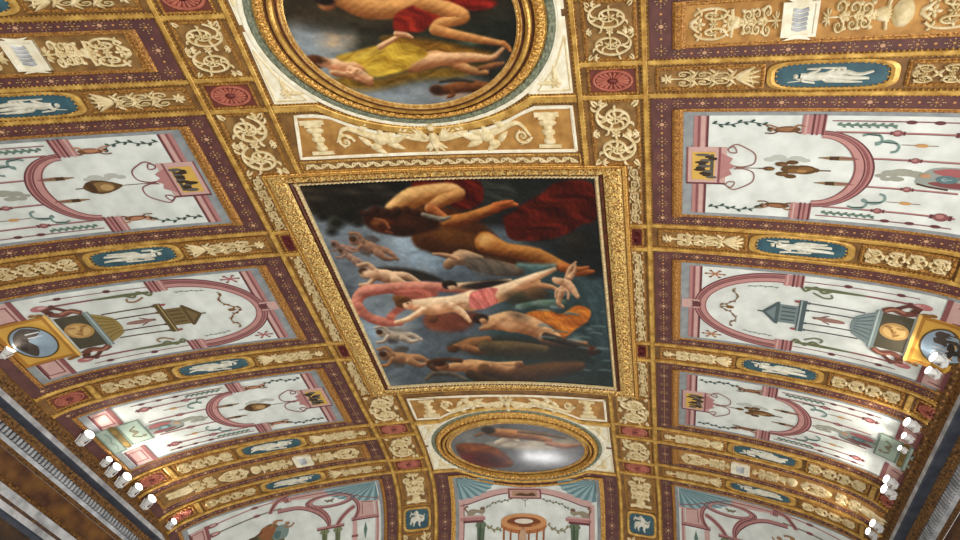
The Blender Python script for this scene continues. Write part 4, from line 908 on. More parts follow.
def block(fr, t, b0, b1, a0, a1, name='impost'):
    def f(mb):
        mb.rect(b0, b1, a0, a1, Z + .004, PINK); d = (b1 - b0)
        for q, c_ in ((.12, PINKL), (.42, PINKX), (.62, PINKD), (.86, PINKX)): mb.rect(b0 + d * q, b0 + d * (q + .1), a0 - .012, a1 + .012, Z + .006, c_)
    part(fr, t, name, f)
def pedestal(fr, t, b0, b1, a0, a1):
    def f(mb):
        mb.rect(b0, b1, a0, a1, Z + .004, PINKL); mb.rect(b0 - .03, b0 + .03, a0 - .02, a1 + .02, Z + .006, PINKD)
        d, e = (b1 - b0) * .2, (a1 - a0) * .15; mb.border(b0 + d, b1 - d * .5, a0 + e, a1 - e, .02, .02, .018, .018, Z + .006, PINKD); mb.rect(b1 - .03, b1, a0, a1, Z + .006, PINKX)
    part(fr, t, 'pedestal', f)

def brazier_panel(label, sgn, k, golden, detail_end=True):
    fr = side_frame(sgn, T[k]); w = T[k + 1] - T[k]; q = w / 1.985; A = lambda a: a * q; mid = w / 2
    t = panel_shell(label, 'fresco_panel', 'fresco panel', fr, w, 4.42, 'plaster')
    entablature(fr, t, w, .27, (A(.70), A(1.25)))
    def plaque(mb):
        mb.rect(.50, 1.0, A(.70), A(1.25), Z + .004, PINKL); mb.rect(.90, .93, A(.70), A(1.25), Z + .006, PINKD); mb.rect(.50, .52, A(.70), A(1.25), Z + .006, PINKD); mb.rect(.5, 1.0, A(1.225), A(1.25), Z + .006, PINKX)
        mb.poly([(.93, A(.78)), (1.08, A(.86)), (1.04, A(.93)), (1.12, A(.975)), (1.04, A(1.02)), (1.08, A(1.09)), (.93, A(1.17))], Z + .006, PINK)
    pq = part(fr, t, 'plaque', plaque)
    def pic(mb):
        mb.rect(.57, .86, A(.77), A(1.18), Z + .008, (214, 172, 84)); r = random.Random(k * 7 + sgn)
        for i in range(13):
            u, v = .66 + r.random() * .17, A(.81 + .33 * i / 12); mb.ellipse((u, v), .05 + .05 * r.random(), .018 + .012 * r.random(), Z + .010, (58, 44, 30) if i % 3 else (96, 90, 84), 9)
        mb.rect(.80, .845, A(.80), A(1.15), Z + .010, (84, 80, 74))
    o_ = part(fr, pq, 'small_picture', pic)
    for e in (-1, 1):
        def curl(mb):
            P = [(1.0, mid + e * .26), (1.08, mid + e * .30), (1.12, mid + e * .22), (1.04, mid + e * .22), (1.02, mid + e * .27), (1.10, mid + e * .33), (1.2, mid + e * .30), (1.34, mid + e * .20), (1.34, mid + e * .07), (1.22, mid + e * .015), (1.1, mid + e * .02)]
            mb.line(P, .016, Z + .003, PINKD if golden else (150, 110, 100), 6)
        part(fr, t, 'curl', curl)
        garland(fr, t, [(.80, mid + e * .62), (1.0, mid + e * .60), (1.2, mid + e * .64), (1.42, mid + e * .60), (1.5, mid + e * .52)] if True else 0, GRND, .010, .04)
        figure(fr, t, (1.52, mid + e * .54), .30, .10, e, (184, 128, 96) if golden else (150, 104, 72), (120, 76, 50) if golden else (104, 70, 44))
        block(fr, t, 1.83, 2.08, mid + (.49 if e > 0 else -.73), mid + (.73 if e > 0 else -.49))
        def torch(mb):
            a = mid + e * .175; mb.poly([(2.08, a - .006), (2.2, a - .022), (2.28, a - .028), (2.44, a - .02), (2.44, a + .02), (2.28, a + .028), (2.2, a + .022), (2.08, a + .006)], Z + .003, (150, 130, 96)); mb.rect(2.18, 2.28, a - .024, a + .024, Z + .005, BRND); mb.line([(2.06, a), (2.5, a)], .01, Z + .004, BRN, 4, False); mb.rect(2.3, 2.46, a - .015, a + .004, Z + .006, PINKD)
        part(fr, t, 'torch', torch)
        column(fr, t, mid + e * .52, 2.2, 3.55, [(2.80, .038), (3.42, .055)])
        column(fr, t, mid + e * .19, 2.62, 3.5, [(3.03, .034)])
        garland(fr, t, [(2.2, mid + e * .61), (2.45, mid + e * .61), (2.78, mid + e * .61)], (104, 126, 112), .02, .034, 'leaf_spray', .04)
        def edge(mb):
            mb.line([(2.14, mid + e * .66), (3.55, mid + e * .66)], .012, Z + .002, PINKD, 8, False)
            for b in (2.9, 3.15, 3.4): mb.ellipse((b, mid + e * .655), .05, .022, Z + .004, PINKX)
        part(fr, t, 'edge_rod', edge)
        for b, a, r in ((2.74, .34, .13), (2.58, .43, .11)):
            def cres(mb): mb.line([(b - r, mid + e * (a + .05)), (b, mid + e * (a + .085)), (b + r * .75, mid + e * (a + .03)), (b + r * .7, mid + e * (a - .04)), (b + r * .3, mid + e * (a - .06))], .026, Z + .003, (122, 146, 140), 5); mb.line([(b - r * .6, mid + e * (a + .07)), (b + r * .6, mid + e * (a + .055))], .014, Z + .005, GRND, 4)
            part(fr, t, 'crescent_leaf', cres)
        def drop_(mb): mb.line([(2.86, mid + e * .38), (3.2, mid + e * .38)], .006, Z + .002, BRN, 3, False); mb.ellipse((3.05, mid + e * .38), .06, .022, Z + .004, (196, 150, 96))
        part(fr, t, 'pendant', drop_)
        pedestal(fr, t, 3.82, 4.10, mid + (.33 if e > 0 else -.74), mid + (.74 if e > 0 else -.33))
    part(fr, t, 'arch', lambda mb: arch_band(mb, 2.06, mid, (.61, .535), (.40, .44), -math.pi / 2, math.pi / 2))
    def braz(mb):
        c1, c2, c3 = ((96, 70, 40), (140, 106, 62), (184, 150, 100)) if golden else ((96, 66, 34), (128, 90, 48), (166, 126, 76))
        mb.line([(1.12, mid), (1.55, mid)], .008, Z + .002, c1, 3, False)
        if golden:
            mb.poly([(1.56, mid - .01), (1.66, mid - .06), (1.78, mid - .10), (1.88, mid - .11), (1.98, mid - .08), (2.04, mid - .02), (2.04, mid + .02), (1.98, mid + .08), (1.88, mid + .11), (1.78, mid + .10), (1.66, mid + .06), (1.56, mid + .01)], Z + .003, c1)
            mb.ellipse((1.80, mid), .14, .075, Z + .005, c2); mb.ellipse((1.76, mid + .012), .08, .05, Z + .006, c3); mb.ellipse((1.94, mid), .05, .09, Z + .006, BRND); mb.line([(2.02, mid), (2.14, mid)], .012, Z + .004, c1, 3, False)
        else:
            for u, v, r in ((1.52, 0, .07), (1.68, .07, .075), (1.66, -.07, .075), (1.78, .10, .07), (1.78, -.10, .07), (1.8, 0, .14), (1.92, 0, .15), (2.02, 0, .08)): mb.ellipse((u, mid + v), r, r * .42, Z + .003, c1, 14)
            for u, v, r in ((1.54, .0, .04), (1.7, .07, .04), (1.68, -.065, .04), (1.84, .02, .10), (1.94, -.01, .09)): mb.ellipse((u, mid + v), r, r * .36, Z + .005, c2, 12)
            mb.ellipse((1.90, mid + .015), .06, .02, Z + .007, c3); mb.line([(2.04, mid), (2.22, mid)], .014, Z + .004, c1, 3, False); mb.line([(1.4, mid), (1.55, mid)], .014, Z + .004, c1, 3, False)
    part(fr, t, 'brazier', braz)
    def smoke(mb):
        for u, v, r in ((1.52, -.13, .07), (1.62, -.16, .09), (1.72, -.12, .07), (1.83, -.15, .09), (1.92, -.13, .06)): mb.ellipse((u, mid + v), r, r * .42, Z + .001, (186, 188, 178), 12, .003)
    part(fr, t, 'smoke', smoke)
    def smoke2(mb):
        for u, v, r in ((2.74, .03, .06), (2.84, -.01, .10), (2.95, -.03, .12), (3.06, -.02, .10), (3.14, .02, .07), (2.8, .07, .06), (2.9, .06, .08)): mb.ellipse((u, mid + v), r, r * .4, Z + .001, (158, 158, 144), 12, .003)
    part(fr, t, 'smoke', smoke2)
    def deity(mb):
        mb.blob([(3.08, mid + .06), (3.2, mid - .10), (3.4, mid - .13), (3.6, mid - .10), (3.64, mid + .06), (3.5, mid + .14), (3.3, mid + .13), (3.15, mid + .12)], Z + .003, (150, 156, 148)); mb.blob([(3.22, mid - .08), (3.4, mid - .12), (3.56, mid - .08), (3.5, mid - .02), (3.3, mid - .03)], Z + .005, (164, 96, 96)); mb.blob([(3.2, mid + .08), (3.34, mid + .12), (3.56, mid + .12), (3.5, mid + .06), (3.34, mid + .05)], Z + .005, (132, 74, 74))
        mb.ellipse((3.36, mid + .02), .10, .05, Z + .007, (94, 120, 122)); mb.ellipse((3.36, mid + .02), .05, .026, Z + .008, (150, 172, 172)); mb.line([(3.1, mid + .1), (3.22, mid + .13), (3.4, mid + .15)], .02, Z + .006, BRND, 5); mb.ellipse((3.16, mid - .01), .05, .028, Z + .007, (190, 146, 112)); mb.line([(3.45, mid), (3.62, mid - .03)], .03, Z + .006, (104, 116, 112), 3)
    part(fr, t, 'deity', deity)
    def tablet(mb):
        mb.rect(3.60, 3.92, mid - .33, mid + .22, Z + .006, MINT); mb.border(3.60, 3.92, mid - .33, mid + .22, .025, .03, .02, .02, Z + .008, (112, 130, 116))
        mb.line([(3.7, mid - .2), (3.8, mid - .12), (3.72, mid - .05), (3.82, mid + .02), (3.72, mid + .1)], .03, Z + .008, (120, 112, 88), 5); mb.ellipse((3.76, mid - .06), .03, .06, Z + .009, (134, 124, 96)); mb.ellipse((3.68, mid + .08), .03, .03, Z + .009, (134, 124, 96))
    part(fr, t, 'tablet', tablet)
    part(fr, t, 'lower_tablet', lambda mb: (mb.rect(4.02, 4.2, mid - .34, mid + .28, Z + .006, MINT), mb.border(4.02, 4.2, mid - .34, mid + .28, .02, .02, .02, .02, Z + .008, (124, 144, 132)), mb.line([(4.1, mid - .25), (4.08, mid - .1), (4.12, mid), (4.08, mid + .1), (4.11, mid + .2)], .02, Z + .008, (134, 152, 142), 4)))
    part(fr, t, 'sphinx', lambda mb: (mb.blob([(3.92, mid - .3), (4.02, mid - .34), (4.04, mid - .1), (4.02, mid + .2), (3.94, mid + .24), (3.93, mid)], Z + .005, (122, 100, 52)), mb.ellipse((3.98, mid - .2), .035, .06, Z + .007, (156, 128, 70)), mb.ellipse((3.98, mid + .14), .035, .06, Z + .007, (156, 128, 70))))
    return t

def temple_panel(label, sgn, k, warm):
    fr = side_frame(sgn, T[k]); w = T[k + 1] - T[k]; mid = w / 2
    t = panel_shell(label, 'fresco_panel', 'fresco panel', fr, w, 4.42, 'plaster')
    entablature(fr, t, w, .27)
    c1, c2, c3 = ((120, 100, 62), (92, 74, 42), (168, 148, 100)) if warm else ((118, 132, 132), (78, 92, 94), (160, 172, 170))
    part(fr, t, 'arch', lambda mb: arch_band(mb, 1.93, mid, (1.27, .765), (1.09, .60), math.pi / 2, math.pi * 1.5, 60))
    part(fr, t, 'keystone', lambda mb: (mb.rect(.47, .74, mid - .09, mid + .09, Z + .005, PINKL), mb.ellipse((.70, mid), .07, .06, Z + .009, PINKX), mb.line([(.62, mid - .06), (.76, mid), (.62, mid + .06)], .02, Z + .010, PINKX, 4)))
    for e in (-1, 1):
        block(fr, t, 1.90, 2.16, mid + (.56 if e > 0 else -.76), mid + (.76 if e > 0 else -.56))
        part(fr, t, 'sprig', lambda mb: [mb.line([(.95, mid + e * .64), (.95 + .13 * math.cos(a), mid + e * .64 + .07 * math.sin(a))], .018, Z + .003, (176, 120, 80) if not warm else (170, 96, 96), 2) or mb.ellipse((.95 + .13 * math.cos(a), mid + e * .64 + .07 * math.sin(a)), .025, .014, Z + .004, BRN, 6) for a in np.arange(6) * 1.05])
        garland(fr, t, [(1.05, mid + e * .02), (1.18, mid + e * .08), (1.28, mid + e * .17), (1.30, mid + e * .26), (1.22, mid + e * .34), (1.26, mid + e * .40)], BRN if warm else (134, 112, 90), .016, .035)
        garland(fr, t, [(1.42, mid + e * .46), (1.62, mid + e * .49), (1.85, mid + e * .50)], GRN, .008, .02)
        def rod(mb):
            a = mid + e * .56
            mb.poly([(2.18, a - .02), (2.5, a - .028), (2.95, a - .012), (2.95, a + .012), (2.5, a + .028), (2.18, a + .02)], Z + .003, (104, 108, 76)); mb.line([(2.9, a), (3.5, a)], .026, Z + .003, PINKD, 5, False); mb.line([(2.14, a), (2.2, a - e * .06), (2.32, a + e * .03), (2.42, a - e * .06), (2.54, a)], .034, Z + .005, (110, 112, 80), 6); mb.line([(2.3, a - e * .08), (2.44, a - e * .15), (2.54, a - e * .13), (2.52, a - e * .07)], .028, Z + .005, (150, 120, 88) if warm else (120, 124, 100), 6)
            mb.ellipse((3.56, a), .10, .05, Z + .005, (176, 112, 110)); mb.ellipse((3.53, a - .012), .05, .022, Z + .006, PINKL); mb.rect(3.4, 3.45, a - .03, a + .03, Z + .006, PINKX); mb.line([(2.12, a + e * .10), (3.5, a + e * .12)], .010, Z + .002, PINKD, 5, False); mb.ellipse((2.7, a + e * .12), .05, .028, Z + .004, PINKX); mb.ellipse((3.3, a + e * .12), .05, .024, Z + .004, PINKX)
        part(fr, t, 'serpent_staff', rod)
        part(fr, t, 'caryatid', lambda mb: (mb.line([(3.16, mid + e * .36), (3.26, mid + e * .42), (3.40, mid + e * .38), (3.52, mid + e * .43)], .085, Z + .009, (112, 68, 56), 6), mb.line([(3.18, mid + e * .37), (3.28, mid + e * .43), (3.40, mid + e * .40)], .03, Z + .011, (168, 112, 90), 5), mb.ellipse((3.50, mid + e * .46), .05, .036, Z + .011, (86, 50, 38)), mb.line([(3.3, mid + e * .44), (3.42, mid + e * .53), (3.56, mid + e * .50)], .05, Z + .010, (96, 58, 48), 5)))
        pedestal(fr, t, 3.80, 4.10, mid + (.36 if e > 0 else -.76), mid + (.76 if e > 0 else -.36))
    part(fr, t, 'medallion_drop', lambda mb: (mb.ellipse((1.20, mid), .06, .03, Z + .003, BRN), mb.line([(1.05, mid), (1.14, mid)], .008, Z + .003, BRN, 2, False)))
    part(fr, t, 'pediment', lambda mb: (mb.poly([(1.66, mid), (1.86, mid - .22), (1.90, mid - .22), (1.90, mid + .22), (1.86, mid + .22)], Z + .005, c2), mb.poly([(1.72, mid), (1.85, mid - .14), (1.85, mid + .14)], Z + .007, c1), mb.line([(1.60, mid), (1.68, mid)], .02, Z + .006, c2, 2, False)))
    part(fr, t, 'attic', lambda mb: (mb.rect(1.90, 2.15, mid - .18, mid + .18, Z + .005, c1), [mb.rect(1.93, 2.12, mid + a - .014, mid + a + .014, Z + .007, c2) for a in (-.13, -.05, .03, .11)], mb.rect(2.15, 2.25, mid - .31, mid + .31, Z + .006, c2), mb.rect(2.17, 2.19, mid - .31, mid + .31, Z + .008, c3), [mb.ellipse((2.12, mid + e * .28), .04, .02, Z + .007, (150, 80, 74)) for e in (-1, 1)]))
    for a in (-.27, -.13, .13, .27): part(fr, t, 'temple_column', lambda mb: (mb.line([(2.25, mid + a), (2.97, mid + a * .95)], .018, Z + .003, BRND if warm else (92, 84, 84), 4, False), mb.rect(2.25, 2.29, mid + a - .018, mid + a + .018, Z + .005, c2)))
    part(fr, t, 'statue', lambda mb: (mb.blob([(2.38, mid), (2.44, mid - .03), (2.6, mid - .035), (2.74, mid - .02), (2.76, mid + .02), (2.6, mid + .04), (2.46, mid + .03)], Z + .003, (150, 112, 100)), mb.ellipse((2.38, mid), .03, .02, Z + .005, (120, 84, 70)), mb.line([(2.46, mid - .03), (2.56, mid - .08)], .015, Z + .004, (120, 84, 74), 2), mb.line([(2.48, mid + .03), (2.58, mid + .08)], .015, Z + .004, (120, 84, 74), 2)))
    part(fr, t, 'dome', lambda mb: (mb.poly([(2.84, mid - .05), (2.87, mid - .16), (2.97, mid - .24), (3.10, mid - .31), (3.10, mid + .31), (2.97, mid + .24), (2.87, mid + .16), (2.84, mid + .05)], Z + .005, c1 if not warm else (150, 128, 74)), [mb.line([(2.88, mid + a * .5), (3.09, mid + a)], .012, Z + .007, c2 if not warm else (110, 90, 48), 3) for a in (-.24, -.15, -.06, .03, .12, .21)]))
    part(fr, t, 'cornice_slab', lambda mb: (mb.rect(3.09, 3.17, mid - .36, mid + .36, Z + .007, (122, 136, 134)), mb.rect(3.11, 3.13, mid - .36, mid + .36, Z + .009, (172, 184, 180))))
    part(fr, t, 'drum', lambda mb: (mb.rect(3.17, 3.52, mid - .33, mid + .33, Z + .005, (76, 70, 54)), mb.ellipse((3.35, mid - .03), .17, .155, Z + .007, (176, 138, 82)), mb.ellipse((3.35, mid - .03), .13, .115, Z + .009, (200, 164, 104)), [mb.ellipse((3.27 + .028 * k, mid - .10 + .035 * (k % 5)), .05, .018, Z + .0105 + .0002 * k, (164, 124, 72) if k % 2 else (146, 106, 58), 9, .003, .6 * k) for k in range(6)]))
    fro = Flat(lambda b, a: fr(np.stack([b + .075, mid + (a - mid) * .95], -1)))
    def frame_(mb):
        mb.fr = fro
        mb.rect(3.50, 4.12, mid - .44, mid + .44, Z + .012, (206, 158, 70), .012)
        mb.border(3.50, 4.12, mid - .44, mid + .44, .05, .05, .045, .045, Z + .018, (168, 116, 44), .008); mb.rect(3.47, 3.51, mid - .46, mid + .46, Z + .02, (224, 180, 96), .01)
        for e in (-1, 1): mb.ellipse((3.55, mid + e * .47), .05, .03, Z + .016, (134, 92, 40)); mb.ellipse((3.62, mid + e * .49), .04, .025, Z + .016, (134, 92, 40))
    pf = part(fr, t, 'picture_frame', frame_)
    part(fr, pf, 'round_landscape', lambda mb: (setattr(mb, 'fr', fro), mb.ellipse((3.82, mid), .245, .34, Z + .019, (92, 70, 36), 36), mb.ellipse((3.82, mid), .225, .315, Z + .021, (138, 156, 170), 36), mb.blob([(3.66, mid - .2), (3.74, mid - .27), (3.84, mid - .3), (3.96, mid - .2), (4.02, mid), (3.98, mid + .16), (3.9, mid + .27), (3.82, mid + .1), (3.86, mid - .05), (3.76, mid - .1)] if sgn < 0 else [(3.7, mid - .22), (3.8, mid - .3), (3.98, mid - .18), (4.02, mid), (3.9, mid + .1), (3.84, mid - .04), (3.72, mid - .06)], Z + .023, (72, 62, 54)), [mb.line([(3.72, mid + a), (3.92, mid + a)], .025, Z + .024, (176, 178, 178), 2, False) for a in (.02, .09, .16)] if sgn > 0 else [mb.line([(3.68, mid + a), (3.84, mid + a)], .022, Z + .024, (190, 192, 196), 2, False) for a in (-.18, -.10)], mb.blob([(3.88, mid - .1), (3.94, mid - .12), (4.0, mid), (3.96, mid + .12), (3.9, mid + .06)], Z + .025, (52, 44, 38))))
    return t

def relief_panel(label, sgn, y0, w, hasnear=True):
    fr = side_frame(sgn, y0)
    t = panel_shell(label, 'relief_panel', 'stucco panel', fr, w, 4.42, 'tan' if sgn < 0 else 'ochre', (.05, .31, .46, .46), (.035, .15, .20, .20))
    mid = w / 2; H = w / 2 - .22
    def f0(mb): dense_foliage(mb, .50, 1.02, mid - H, mid + H, 1); candelabrum(mb, .92, 1.46, mid - H, mid + H, flip=True)
    part(fr, t, 'scrollwork', f0, 'cream')
    def f(mb):
        candelabrum(mb, 1.86, 2.5, mid - H, mid + H); dense_foliage(mb, 2.72, 3.25, mid - H, mid + H, 1); mb.dome((2.58, mid), .10, H * .75, .01, .07, None, 0, 14); dense_foliage(mb, 3.3, 3.7, mid - H, mid + H, 2)
        mb.ribbon(catmull([(3.7, mid - H * .3), (3.9, mid - H * .1), (4.1, mid - H * .4)], 5), [.1, .14, .06], .008, .045); mb.ribbon(catmull([(3.7, mid + H * .2), (3.86, mid + H * .4), (4.1, mid + H * .2)], 5), [.1, .12, .06], .008, .045); mb.dome((3.68, mid), .06, H * .2, .01, .06)
    part(fr, t, 'scrollwork', f, 'cream')
    def tb(mb):
        mb.rect(1.47, 1.82, mid - H * .95, mid + H * .95, .04, None, .03); mb.border(1.47, 1.82, mid - H * .95, mid + H * .95, .035, .035, .03, .03, .05, None, .03)
        for e in (-1, 1): mb.poly([(1.56, mid + e * H * .95), (1.5, mid + e * H * 1.12), (1.64, mid + e * H * 1.03), (1.78, mid + e * H * 1.12), (1.73, mid + e * H * .95)], .045, None, .035)
    tb_ = part(fr, t, 'tablet', tb, 'white_stucco')
    part(fr, tb_, 'tablet_relief', lambda mb: [mb.ribbon(catmull([(1.58 + .0 * k, mid + H * q), (1.64, mid + H * (q + .1)), (1.72, mid + H * q)], 4), .04, .04, .052) for k, q in enumerate((-.55, -.3, -.05, .2, .45))], 'marble')
    return t

# --- the panels themselves
for sgn, sd in ((-1, 'left'), (1, 'right')):
    relief_panel('topmost stucco relief panel on the %s vault, white tablet among scrolls, purple star border' % sd, sgn, .36, T[0] - .36)
    brazier_panel('upper %s fresco of a pink arch with hanging brazier, directly below the topmost stucco panel' % sd, sgn, 1, sgn < 0)
    temple_panel('%s fresco of a small %s temple under a pink arch, round picture below' % (sd, 'brown' if sgn < 0 else 'blue-grey'), sgn, 3, sgn < 0)
    brazier_panel('lower %s fresco of a pink arch with hanging brazier, directly below the temple fresco' % sd, sgn, 5, sgn < 0)
    relief_panel('narrow lower stucco relief panel on the %s vault, white tablet among scrolls, between two bands' % sd, sgn, T[7], T[8] - T[7])

def shell_fan(mb, corner, du, dv, n=8, cols=((154, 180, 182), (104, 136, 142))):
    """ribbed shell spreading from a corner"""
    for k in range(n):
        a0, a1 = math.pi / 2 * k / n, math.pi / 2 * (k + 1) / n; e = lambda a: (corner[0] + du * math.cos(a), corner[1] + dv * math.sin(a)); am = (a0 + a1) / 2
        m = (corner[0] + du * 1.06 * math.cos(am), corner[1] + dv * 1.06 * math.sin(am))
        mb.poly([corner, e(a0), m], Z + .003, cols[0]); mb.poly([corner, m, e(a1)], Z + .003, cols[1])
def corner_panel(label, sgn):
    """fresco in the corner of the vault: shell, pink ring, arches, statue group"""
    fr = side_frame(sgn, T[9]); w = 2.6
    t = panel_shell(label, 'fresco_panel', 'fresco panel', fr, w, 4.42, 'plaster', (.05, .26, .33, .40), (.035, .125, .16, .20))
    part(fr, t, 'shell', lambda mb: shell_fan(mb, (.42, .20), 1.05, .42))
    part(fr, t, 'rim', lambda mb: (mb.poly([(.40, .54), (.62, .50), (.95, .40), (1.3, .26), (1.36, .20), (2.6, .20), (2.6, .28), (2.2, .30), (1.9, .34), (1.5, .34), (1.1, .42), (.92, .55), (.86, .75), (.90, .95), (.54, .95), (.54, .66), (.40, .66)], Z + .002, PINKL), mb.line([(.42, .58), (.66, .54), (.98, .43), (1.32, .29), (1.7, .26), (2.5, .25)], .018, Z + .004, PINKD, 8), mb.line([(.56, .66), (.78, .62), (.80, .90)], .014, Z + .004, PINKX, 4, False)))
    part(fr, t, 'oval_ring', lambda mb: arch_band(mb, 1.45, .48, (.52, .16), (.37, .10), 0, 2 * math.pi, 50))
    part(fr, t, 'bird', lambda mb: (mb.line([(1.36, .45), (1.45, .49), (1.56, .46)], .03, Z + .006, (120, 108, 84), 4), mb.line([(1.40, .52), (1.47, .47), (1.51, .52)], .024, Z + .006, (120, 108, 84), 4)))
    part(fr, t, 'arch', lambda mb: (mb.line([(2.54, .48), (2.34, .485), (2.14, .50), (1.93, .57), (1.75, .68), (1.60, .82), (1.51, .97)], .075, Z + .003, PINK, 8), mb.line([(2.54, .52), (2.34, .525), (2.14, .54), (1.95, .61), (1.79, .71), (1.64, .85), (1.55, .99)], .018, Z + .005, PINKX, 8)))
    for nm_, P_ in (('curved_brace', [(1.83, .56), (1.70, .64), (1.59, .75), (1.52, .90), (1.53, 1.03)]), ('curved_brace', [(.95, .70), (1.08, .77), (1.2, .86), (1.29, .95), (1.36, 1.05)]), ('curved_brace', [(.95, .52), (.89, .62), (.87, .74), (.90, .86), (.97, .97)]), ('curved_brace', [(2.27, .17), (2.42, .21), (2.56, .31), (2.69, .48)])):
        part(fr, t, nm_, lambda mb: (mb.line(P_, .085, Z + .005, PINK, 8), mb.line(np.array(P_) + np.array([.02, .012]), .02, Z + .007, PINKX, 8), mb.line(np.array(P_) - np.array([.02, .012]), .016, Z + .007, PINKD, 8)))
    part(fr, t, 'pilaster', lambda mb: (mb.rect(.44, .52, .66, 2.2, Z + .002, PINKL), mb.rect(.46, .475, .66, 2.2, Z + .004, PINKD), mb.rect(.44, 1.04, .94, .99, Z + .006, PINK), mb.rect(.44, 1.04, .985, 1.005, Z + .008, PINKX), mb.rect(.92, 1.02, 1.0, 2.0, Z + .003, PINKL), mb.rect(.90, 1.04, 1.27, 1.31, Z + .006, PINKD)))
    part(fr, t, 'capital', lambda mb: (mb.rect(1.20, 1.78, 1.02, 1.06, Z + .007, PINK), mb.rect(1.20, 1.78, 1.055, 1.075, Z + .009, PINKX)))
    for b in (1.34, 1.62): part(fr, t, 'herm', lambda mb: (mb.poly([(b - .06, 1.08), (b + .06, 1.08), (b + .035, 1.7), (b - .035, 1.7)], Z + .005, (110, 118, 84)), mb.ellipse((b, 1.12), .10, .045, Z + .007, (128, 134, 98)), mb.line([(b + .01, 1.1), (b + .01, 1.6)], .02, Z + .008, (78, 86, 58), 3)))
    block(fr, t, 2.22, 2.36, .15 + .06, .32)
    for a0, a1, c_ in ((.26, .36, PINK), (.46, .56, (118, 110, 84))):
        def rod_(mb):
            P = [(2.45, a0 - .03), (2.9, a0), (3.3, (a0 + a1) / 2), (3.8, a1)]; mb.line(P, .024, Z + .002, c_, 8); mb.ellipse((2.93, a0), .07, .03, Z + .004, PINKD); mb.ellipse((3.72, a1 - .01), .11, .045, Z + .004, PINKD); mb.ellipse((3.70, a1 - .02), .06, .025, Z + .006, PINKL)
        part(fr, t, 'column', rod_)
    part(fr, t, 'teal_spray', lambda mb: (mb.poly([(.74, 1.06), (.78, 1.2), (.745, 1.36), (.735, 1.36), (.70, 1.2)], Z + .003, (96, 124, 112))))
    def group(mb):
        O = lambda *P: [(b + .62, a - .16) for b, a in P]
        mb.blob(O((1.9, 1.02), (2.05, .88), (2.2, .90), (2.3, 1.02), (2.55, 1.10), (2.75, 1.22), (2.7, 1.45), (1.9, 1.42)), Z + .004, (112, 96, 62)); mb.blob(O((1.74, 1.02), (1.84, .95), (1.98, .97), (2.06, 1.04), (2.05, 1.2), (1.8, 1.2)), Z + .006, (122, 140, 134)); mb.blob(O((2.0, .98), (2.1, .9), (2.26, .92), (2.32, 1.06), (2.2, 1.2), (2.08, 1.12)), Z + .007, (144, 92, 58)); mb.ellipse(O((2.0, .86))[0], .05, .035, Z + .008, (168, 122, 84)); mb.ellipse(O((1.76, .94))[0], .05, .032, Z + .008, (164, 120, 86)); mb.line(O((2.1, .96), (1.98, .84), (1.84, .86)), .03, Z + .008, (160, 112, 74), 4); mb.line(O((1.84, 1.0), (1.7, 1.02), (1.62, .96)), .026, Z + .008, (160, 112, 74), 4); mb.blob(O((2.35, 1.08), (2.5, 1.05), (2.62, 1.15), (2.5, 1.24)), Z + .006, (70, 70, 48)); mb.blob(O((1.9, 1.08), (2.0, 1.05), (2.06, 1.14), (1.96, 1.2)), Z + .009, (84, 108, 106)); mb.line(O((2.26, .98), (2.42, 1.06), (2.6, 1.1)), .03, Z + .008, (92, 62, 42), 4)
    part(fr, t, 'statue_group', group)
    for a in (.62, 1.3): pedestal(fr, t, 3.82, 4.12, a - .3, a)
    return t
for sgn, sd in ((-1, 'left'), (1, 'right')): corner_panel('bottom %s corner fresco with blue-green shell, pink oval ring and statue group' % sd, sgn)

# --- far end fresco with the orange temple
t = thing('fresco_panel', 'far end fresco of a round orange temple between shells, below the small oval painting', 'fresco panel', (-.05, 11.4)); fr = IDENT
def arc_pts(ru, rv, y_, su, n=30):
    k = (y_ + .0 - 9.42) / rv; a0 = math.asin(k); return [(ru * math.cos(a), 9.42 + rv * math.sin(a)) for a in np.linspace(math.pi - a0, a0, n)]
def frame_path(su, yc, ru, rv, yend=13.0): return dense([(-su, yend), (-su, yc)], .12).tolist() + dense([(-su, yc), arc_pts(ru, rv, yc, su)[0]], .1).tolist()[1:] + arc_pts(ru, rv, yc, su)[1:-1] + dense([arc_pts(ru, rv, yc, su)[-1], (su, yc)], .1).tolist() + dense([(su, yc), (su, yend)], .12).tolist()[1:]
def band_between(P, Q, h, mb):
    n = 160
    def rs(X): X = np.array(X); d = np.concatenate([[0], np.cumsum(np.linalg.norm(np.diff(X, axis=0), axis=1))]); s = np.linspace(0, d[-1], n); return np.stack([np.interp(s, d, X[:, 0]), np.interp(s, d, X[:, 1])], -1)
    A, B = rs(P), rs(Q); mb.add(np.concatenate([A, B]), np.full(2 * n, h), [(k, k + 1, n + k + 1, n + k) for k in range(n - 1)]); 
    for X in (A, B): mb.add(np.concatenate([X, X]), np.concatenate([np.full(n, h), np.full(n, h - .008)]), [(k, k + 1, n + k + 1, n + k) for k in range(n - 1)])
Q0, Q1, Q2, Q3 = frame_path(2.10, 10.22, 2.2, 1.12), frame_path(1.80, 10.34, 2.2, 1.22), frame_path(1.70, 10.39, 2.2, 1.255), frame_path(1.62, 10.43, 2.2, 1.285)
mb = MB(); band_between(Q0, Q1, .010, mb); mb.build('border', 'purple', t)
mb = MB(); 
for s in (-1.95, 1.95): stars(mb, [(s, 10.35), (s, 12.6)], .26, .055, .0135)
stars(mb, arc_pts(2.2, 1.17, 10.28, 0), .3, .045, .0135); mb.build('star_ornament', 'fresco', t)
mb = MB(); band_between(Q1, Q2, .03, mb); mb.beads(np.array(Q1) * np.array([.975, 1]) + np.array([0, .02]), .06, .028, .026, .046); mb.build('gilt_moulding', 'gold', t)
mb = MB(); band_between(Q2, Q3, .012, mb); mb.build('edge_band', 'grey_edge', t)
